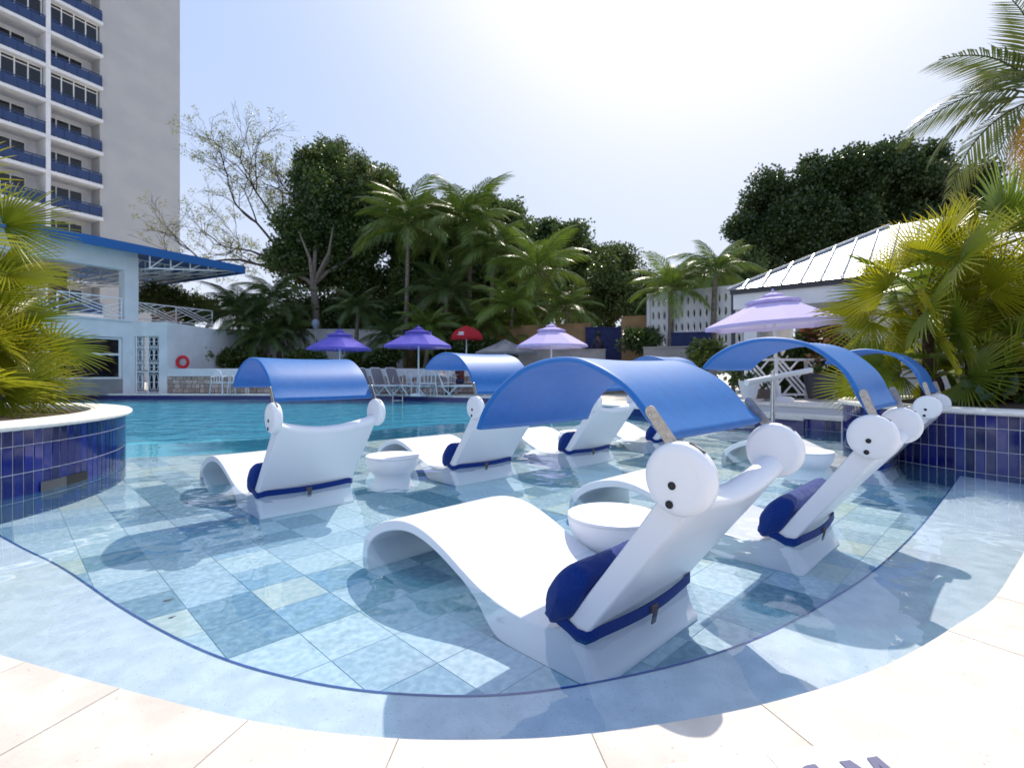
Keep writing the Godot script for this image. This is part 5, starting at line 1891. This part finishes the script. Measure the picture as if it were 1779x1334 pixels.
	for q in [[Vector3(-15.95, 11.001, -29), 1.15], [Vector3(-17.416, 9.372, -29), 1.15], [Vector3(-14.972, 12.63, -29), 1.15], [Vector3(-13.669, 12.63, -29), 1.1], [Vector3(-18.231, 8.231, -29), 1.15], [Vector3(-12.203, 12.63, -29), 1.0], [Vector3(-9.433, 11.979, -29), 0.9], [Vector3(-16.276, 8.394, -29), 1.0], [Vector3(-7.478, 11.979, -29), 0.9], [Vector3(-14.394, 10.187, -28.5), 0.9]]:
		var aim: Vector3 = q[0] - base + Vector3(0, 0, brng.randf_range(-1.2, 1.2))
		var mid := knee.lerp(aim, 0.45) + Vector3(0, -0.15, 0)
		br.tube([knee, knee.lerp(mid, 0.5) + Vector3(0, -0.1, 0), mid], 0.10, 0.06, 7, false)
		grow(br, mid, (aim - mid).normalized(), mid.distance_to(aim) * 0.56 * q[1], 0.072, 5, brng, ends, 0.6)
	part("trunk", br.mesh(), M.bark_dark, bt)
	var lb := []
	for e in ends:
		if brng.randf() < 0.42:
			lb.append([e, Vector3(0.3, 0.22, 0.3)])
	crown_part(bt, lb, 7.0, "sparse", Color(0.2, 0.22, 0.03), Color(0.3, 0.3, 0.06), brng, 0.5, "leaves")
	# shrubs along the far bed and beside the building
	shrub("dark green shrub beside the red life ring", Vector3(-13.215, 1.143, -21.6), Vector3(0.85, 0.5, 0.6), md0, md1, 701)
	shrub("low shrub below the dark palms on the left of the bed", Vector3(-11.482, 1.098, -22), Vector3(0.9, 0.45, 0.6), dk0, md1, 702)
	shrub("low dark shrub at the foot of the lamp post", Vector3(-8.887, 1.098, -22), Vector3(0.9, 0.4, 0.6), dk0, md1, 703)
	shrub("low dark shrub under the purple parasol with white chairs", Vector3(-5.974, 1.1, -22.2), Vector3(1.2, 0.4, 0.6), dk0, dk1, 704)
	shrub("dark shrub under the red parasol", Vector3(-3.008, 1.152, -22.4), Vector3(1.3, 0.55, 0.7), dk0, dk1, 705)
	shrub("dark shrub behind the grey parasol", Vector3(-0.968, 1.341, -21.8), Vector3(1.4, 0.6, 0.7), dk0, md1, 706)
	shrub("small shrub in front of the grey retaining wall", Vector3(5.654, 1.069, -15), Vector3(0.7, 0.32, 0.4), md0, Color(0.16, 0.2, 0.04), 707)
	shrub("dark planting on top of the tan wall's foot", Vector3(4.814, 1.903, -19), Vector3(0.8, 0.3, 0.4), dk0, dk1, 708)
	shrub("dark planting behind the white lattice railing", Vector3(5.9, 0.38, -11.3), Vector3(1.2, 0.6, 0.4), dk0, dk1, 709)
	shrub("reddish leafy planting in front of the pavilion", Vector3(7.0, 0.38, -10.9), Vector3(0.9, 0.7, 0.5), Color(0.06, 0.07, 0.03), Color(0.22, 0.07, 0.03), 710)
	leaf_tree("leafy palm-like planting on the terrace right of the white column", Vector3(-16.166, 3.327, -24), Vector3(-16.166, 3.866, -24), 0.1, [Vector3(-16.436, 4.54, -24)], [[Vector3(-16.706, 4.54, -24), Vector3(0.8, 0.45, 0.7)], [Vector3(-15.887, 4.327, -24.4), Vector3(0.7, 0.5, 0.7)]], 60.0, "fine", md0, Color(0.12, 0.16, 0.04), 711)
	shrub("hedge top behind the white return wall, below the blue awning", Vector3(-15.295, 3.428, -25), Vector3(1.0, 0.5, 0.8), md0, md1, 712)
	shrub("low ground cover at the back of the right planter, under the fan palms", Vector3(5.9, 0.55, -5.2), Vector3(0.9, 0.14, 0.7), dk0, md1, 713)

# ---------------------------------------------------------------- small things
func build_details() -> void:
	var rng := RandomNumberGenerator.new()
	rng.seed = 900
	# depth marker set into the coping
	var mk := thing("depth_marker", "white depth marker tiles with grey lettering set in the coping at the bottom edge", "sign", Vector3(0.675, DECK + 0.002, -1.001), deg_to_rad(9.1))
	for i in 2:
		box_part("tile", mk, Vector3(-0.199 * (i + 1) + 0.002, -0.01, 0), Vector3(-0.199 * i - 0.002, 0.002, 0.2), M.marker_white)
	var txt := TextMesh.new()
	var font := SystemFont.new()
	font.font_names = PackedStringArray(["Droid Sans"])
	font.font_weight = 700
	txt.font = font
	txt.text = "0.6 M"
	txt.font_size = 64
	txt.pixel_size = 0.0017
	txt.depth = 0.002
	part("lettering", txt, M.letter_grey, mk, Transform3D(Basis(Vector3.RIGHT, -PI / 2), Vector3(-0.13, 0.0035, 0.085)))
	# handrail by the right steps
	var hr := thing("handrail", "steel post with a sloping white rail in the water before the right steps", "handrail", Vector3(4.18, -0.16, -8.203))
	var po := MB.new()
	po.tube([Vector3(0, 0, 0), Vector3(0, 1.12, 0)], 0.035, 0.035, 12)
	part("post", po.mesh(), M.steel_bright, hr)
	var rl := MB.new()
	rl.tube([Vector3(-0.58, 0.93, 0.35), Vector3(0.9, 1.13, -0.5)], 0.045, 0.045, 10)
	part("rail", rl.mesh(), M.paint_white, hr)
	# floating pole
	var fl := thing("floating_pole", "white pole lying on the water in front of the right steps", "pole", Vector3(3.605, 0, -8.9))
	var fp := MB.new()
	fp.tube([Vector3(0, 0.02, 0), Vector3(5.353, 0, -9.368) - Vector3(3.605, 0, -8.9) + Vector3(0, 0.02, 0)], 0.03, 0.03, 8)
	part("tube", fp.mesh(), M.paint_white, fl)
	for i in 3:
		var cl := MB.new()
		var f := 0.15 + i * 0.35
		var c: Vector3 = (Vector3(5.353, 0, -9.368) - Vector3(3.605, 0, -8.9)) * f + Vector3(0, 0.02, 0)
		var d: Vector3 = (Vector3(5.353, 0, -9.368) - Vector3(3.605, 0, -8.9)).normalized() * 0.03
		cl.tube([c - d, c + d], 0.034, 0.034, 8)
		part("collar", cl.mesh(), M.curtain_grey, fl)
	# pool ladder on the far side
	var ld := thing("pool_ladder", "steel ladder at the far edge of the deep pool", "ladder", Vector3(-3.95, 0, -17.75))
	for x in [-0.17, 0.17]:
		var s := MB.new()
		s.tube([Vector3(x, -0.6, 0.05), Vector3(x, 0.75, 0.05), Vector3(x, 0.85, -0.05), Vector3(x, 0.85, -0.25), Vector3(x, 0.75, -0.36), Vector3(x, 0.13, -0.38)], 0.022, 0.022, 7)
		part("side_rail", s.mesh(), M.steel_bright, ld)
	for y in [-0.3, 0.0]:
		var s := MB.new()
		s.tube([Vector3(-0.17, y, 0.05), Vector3(0.17, y, 0.05)], 0.02, 0.02, 7)
		part("rung", s.mesh(), M.steel_bright, ld)
	# skimmer mouth in the left planter
	var sk := thing("skimmer_mouth", "dark slot of the skimmer at the waterline of the left planter", "skimmer", Vector3(-6.09, 0, -3.96))
	for i in 2:
		var mb := MB.new()
		for k in 5:
			var a := deg_to_rad(-1.0 + i * 5.6 + k * 1.1)
			var b := deg_to_rad(-1.0 + i * 5.6 + (k + 1) * 1.1)
			var r := 2.484
			mb.quad(Vector3(cos(a) * r, 0.0, -sin(a) * r), Vector3(cos(a) * r, 0.075, -sin(a) * r), Vector3(cos(b) * r, 0.075, -sin(b) * r), Vector3(cos(b) * r, 0.0, -sin(b) * r))
		part("flap" if i == 0 else "opening", mb.mesh(), M.slot_grey if i == 0 else M.black_rubber, sk)
	# fallen leaves on the shelf
	for a in [[Vector3(-1.621, -0.162, -2.411), 0.02, "larger brown fallen leaf on the tiled shelf, left of the nearest lounger"], [Vector3(-1.491, -0.162, -2.24), 0.012, "small brown fallen leaf just below the larger one on the tiled shelf"]]:
		var lf := MB.new()
		var c: Vector3 = a[0]
		var l: float = a[1]
		for i in 6:
			var p := TAU * i / 6
			var q := TAU * (i + 1) / 6
			lf.tri(Vector3.UP * 0.002, Vector3(cos(p) * l, 0, sin(p) * l * 0.55), Vector3(cos(q) * l, 0, sin(q) * l * 0.55))
		var t := thing("fallen_leaf", a[2], "leaf", c, 0.6, "leaves on the tiled shelf")
		part("blade", lf.mesh(), M.door_brown, t)
		var sm := MB.new()
		sm.tube([Vector3(l * 0.8, 0.002, 0), Vector3(l * 1.5, 0.001, l * 0.3)], 0.0012, 0.0008, 4)
		part("stalk", sm.mesh(), M.door_brown, t)

# ---------------------------------------------------------------- people: one continuous skin round a skeleton
# bones: [from, to, radius from, radius to, colour]
func body_from(bones: Array, cell: float, blend: float) -> ArrayMesh:
	var lo := Vector3.ONE * 99.0
	var hi := Vector3.ONE * -99.0
	for b in bones:
		for k in 2:
			lo = lo.min(b[k] - Vector3.ONE * (b[2 + k] + 0.04))
			hi = hi.max(b[k] + Vector3.ONE * (b[2 + k] + 0.04))
	var n := Vector3i(((hi - lo) / cell).ceil()) + Vector3i.ONE
	var field := PackedFloat32Array()
	field.resize(n.x * n.y * n.z)
	field.fill(1.0)
	for z in n.z:
		for y in n.y:
			for x in n.x:
				var p := lo + Vector3(x, y, z) * cell
				var d := 1.0
				for b in bones:
					var a: Vector3 = b[0]
					var ab: Vector3 = b[1] - a
					var t := clampf((p - a).dot(ab) / maxf(ab.length_squared(), 1e-6), 0.0, 1.0)
					var e := p.distance_to(a + ab * t) - lerpf(b[2], b[3], t)
					if e > 0.25:
						continue
					var h := clampf(0.5 + 0.5 * (d - e) / blend, 0.0, 1.0)
					d = lerpf(d, e, h) - blend * h * (1.0 - h)
				field[(z * n.y + y) * n.x + x] = d
	var at := func(x: int, y: int, z: int) -> float: return field[(z * n.y + y) * n.x + x]
	var vert := {}
	var mb := MB.new()
	mb.colored = true
	var pts := PackedVector3Array()
	for z in n.z - 1:
		for y in n.y - 1:
			for x in n.x - 1:
				var sum := Vector3.ZERO
				var cnt := 0
				var v := []
				for k in 8:
					v.append(at.call(x + (k & 1), y + ((k >> 1) & 1), z + (k >> 2)))
				for e in [[0, 1], [2, 3], [4, 5], [6, 7], [0, 2], [1, 3], [4, 6], [5, 7], [0, 4], [1, 5], [2, 6], [3, 7]]:
					var f0: float = v[e[0]]
					var f1: float = v[e[1]]
					if (f0 < 0.0) != (f1 < 0.0):
						var t := f0 / (f0 - f1)
						var p0 := Vector3(e[0] & 1, (e[0] >> 1) & 1, e[0] >> 2)
						var p1 := Vector3(e[1] & 1, (e[1] >> 1) & 1, e[1] >> 2)
						sum += p0.lerp(p1, t)
						cnt += 1
				if cnt:
					vert[Vector3i(x, y, z)] = pts.size()
					pts.append(lo + (Vector3(x, y, z) + sum / cnt) * cell)
	var nrm := PackedVector3Array()
	nrm.resize(pts.size())
	var idx := PackedInt32Array()
	for key in vert:
		var c: Vector3i = key
		for ax in 3:
			var step := Vector3i.ZERO
			step[ax] = 1
			var b := Vector3i.ZERO
			b[(ax + 1) % 3] = 1
			var d := Vector3i.ZERO
			d[(ax + 2) % 3] = 1
			var f0: float = at.call(c.x, c.y, c.z)
			var q := c + step
			var f1: float = at.call(q.x, q.y, q.z)
			if (f0 < 0.0) == (f1 < 0.0):
				continue
			if not (vert.has(c - b) and vert.has(c - d) and vert.has(c - b - d)):
				continue
			var i0: int = vert[c]
			var i1: int = vert[c - b]
			var i2: int = vert[c - b - d]
			var i3: int = vert[c - d]
			var quad := [i0, i1, i2, i3] if f0 > 0.0 else [i0, i3, i2, i1]
			idx.append_array([quad[0], quad[1], quad[2], quad[0], quad[2], quad[3]])
	for i in range(0, idx.size(), 3):
		var nn := (pts[idx[i + 2]] - pts[idx[i]]).cross(pts[idx[i + 1]] - pts[idx[i]])
		for k in 3:
			nrm[idx[i + k]] += nn
	for i in pts.size():
		mb.v.append(pts[i])
		mb.n.append(nrm[i].normalized())
		var best := 9.0
		var col := Color.WHITE
		for b in bones:
			var a: Vector3 = b[0]
			var ab: Vector3 = b[1] - a
			var t := clampf((pts[i] - a).dot(ab) / maxf(ab.length_squared(), 1e-6), 0.0, 1.0)
			var e := pts[i].distance_to(a + ab * t) - lerpf(b[2], b[3], t)
			if e < best:
				best = e
				col = b[4]
		mb.c.append(col)
	mb.ix = idx
	return mb.mesh()

func person(label: String, at: Vector3, turn: float, seated: bool, shirt: Color, legs: Color, hair: Color) -> void:
	var t := thing("person", label, "person", at, deg_to_rad(turn), "people on the far side of the pool")
	var skin := Color(0.13, 0.065, 0.04)
	var b := []
	var V := func(x: float, y: float, z: float) -> Vector3: return Vector3(x, y, z)
	# the figure faces +z; hip height differs between standing and sitting
	var hip := 0.52 if seated else 0.92
	b.append([V.call(0, hip, 0), V.call(0, hip + 0.28, 0.01), 0.125, 0.115, shirt])
	b.append([V.call(-0.06, hip + 0.26, 0), V.call(-0.1, hip + 0.48, 0), 0.1, 0.085, shirt])
	b.append([V.call(0.06, hip + 0.26, 0), V.call(0.1, hip + 0.48, 0), 0.1, 0.085, shirt])
	b.append([V.call(0, hip + 0.5, 0), V.call(0, hip + 0.6, 0.015), 0.06, 0.05, skin])
	b.append([V.call(0, hip + 0.66, 0.02), V.call(0, hip + 0.75, 0.01), 0.072, 0.085, skin])
	b.append([V.call(0, hip + 0.67, 0.09), V.call(0, hip + 0.7, 0.095), 0.016, 0.01, skin])
	for s in [-1.0, 1.0]:
		var sh: Vector3 = V.call(s * 0.175, hip + 0.5, 0)
		var el: Vector3 = V.call(s * 0.25, hip + 0.23, 0.02 if not seated else 0.1)
		var wr: Vector3 = V.call(s * 0.24, hip - 0.02, 0.1) if not seated else V.call(s * 0.14, hip + 0.12, 0.33)
		b.append([sh, el, 0.052, 0.042, shirt])
		b.append([el, wr, 0.04, 0.028, skin])
		var hd := (wr - el).normalized()
		b.append([wr, wr + hd * 0.08, 0.028, 0.03, skin])
		for k in 4:
			var off := Vector3(0, 0, (k - 1.5) * 0.021)
			b.append([wr + hd * 0.09 + off, wr + hd * (0.15 + 0.015 * (1.0 - absf(k - 1.5))) + off + Vector3(0, 0, 0.01), 0.011, 0.008, skin])
		b.append([wr + hd * 0.03 + Vector3(-s * 0.01, 0, 0.03), wr + hd * 0.09 + Vector3(-s * 0.02, 0, 0.055), 0.012, 0.009, skin])
		var h0: Vector3 = V.call(s * 0.085, hip - 0.02, 0)
		var kn: Vector3 = V.call(s * 0.1, hip + 0.0, 0.42) if seated else V.call(s * 0.1, 0.5, 0.02)
		var an: Vector3 = V.call(s * 0.1, 0.08, 0.46) if seated else V.call(s * 0.11, 0.08, -0.02)
		b.append([h0, kn, 0.088, 0.06, legs])
		b.append([kn, an, 0.057, 0.038, skin])
		b.append([an + Vector3(0, -0.035, -0.03), an + Vector3(0, -0.045, 0.15), 0.04, 0.032, skin])
	var mat_ := M.get("person_look", null) as StandardMaterial3D
	if mat_ == null:
		mat_ = mat("person_look", Color.WHITE, 0.75)
		mat_.vertex_color_use_as_albedo = true
	part("body", body_from(b, 0.022, 0.035), mat_, t)
	var hm := mat("hair_%d" % get_child_count(), hair.linear_to_srgb(), 0.7)
	var hr := MB.new()
	hr.lathe([Vector2(0.075, -0.06), Vector2(0.094, -0.02), Vector2(0.1, 0.03), Vector2(0.085, 0.08), Vector2(0.05, 0.108), Vector2(0.001, 0.115)], Vector3(0, hip + 0.735, -0.012), 20)
	part("hair", hr.mesh(), hm, t)

func build_people() -> void:
	var tr := MB.new()
	tr.box(Vector3(3.34, 0.9, -19.75) + Vector3(0, -0.1 - 0.9 + 0.82, 0), Vector3(3.4, 0.1, 1.0))
	struct("upper_terrace", tr, M.wall_grey)
	var feet := Vector3(3.309, 0.9, -19.7)
	feet.y = 0.77
	person("person in dark clothes standing before the dark blue wall panel", feet, 200.0, false, Color(0.025, 0.02, 0.045), Color(0.02, 0.02, 0.035), Color(0.008, 0.007, 0.007))
	person("person in a dark red top sitting on the chaise below the second blue shade", Vector3(-1.784, 0.15, -17.944) + Vector3(0, 0, 0.12), -60.0, true, Color(0.13, 0.02, 0.025), Color(0.02, 0.03, 0.08), Color(0.01, 0.008, 0.007))
	# white railing behind the right planter
	var rl := thing("white_railing", "short white railing behind the right planter at the picture's edge", "railing", Vector3(9.036, 0.398, -9.5))
	bar("rail", rl, Vector3(0, 0.02, 0), Vector3(1.6, 0.02, -0.1), 0.06, 0.06, M.paint_white)
	bar("rail", rl, Vector3(0, 0.75, 0), Vector3(1.6, 0.75, -0.1), 0.06, 0.06, M.paint_white)
	for i in 7:
		bar("post", rl, Vector3(0.05 + i * 0.25, -0.3, 0), Vector3(0.05 + i * 0.25, 0.78, 0), 0.05, 0.05, M.paint_white)
	# red cover lying on the low wall behind the armchairs
	var rc := thing("red_cover", "dark red cloth hanging over the low wall behind the white armchairs", "cloth", Vector3(-2.758, 0.923, -20.2))
	var cm := MB.new()
	var rows := []
	for i in 14:
		var x := -0.32 + 0.05 * i
		var row := PackedVector3Array()
		for k in [[0.12, -0.3], [0.14, -0.05], [0.1, 0.05], [-0.15, 0.07], [-0.35, 0.08]]:
			row.append(Vector3(x, k[0], k[1] + 0.02 * sin(x * 22.0) * (1.0 if k[0] < 0.1 else 0.0)))
		rows.append(row)
	cm.grid(rows)
	part("cloth", cm.mesh(), M.umbrella_red, rc)
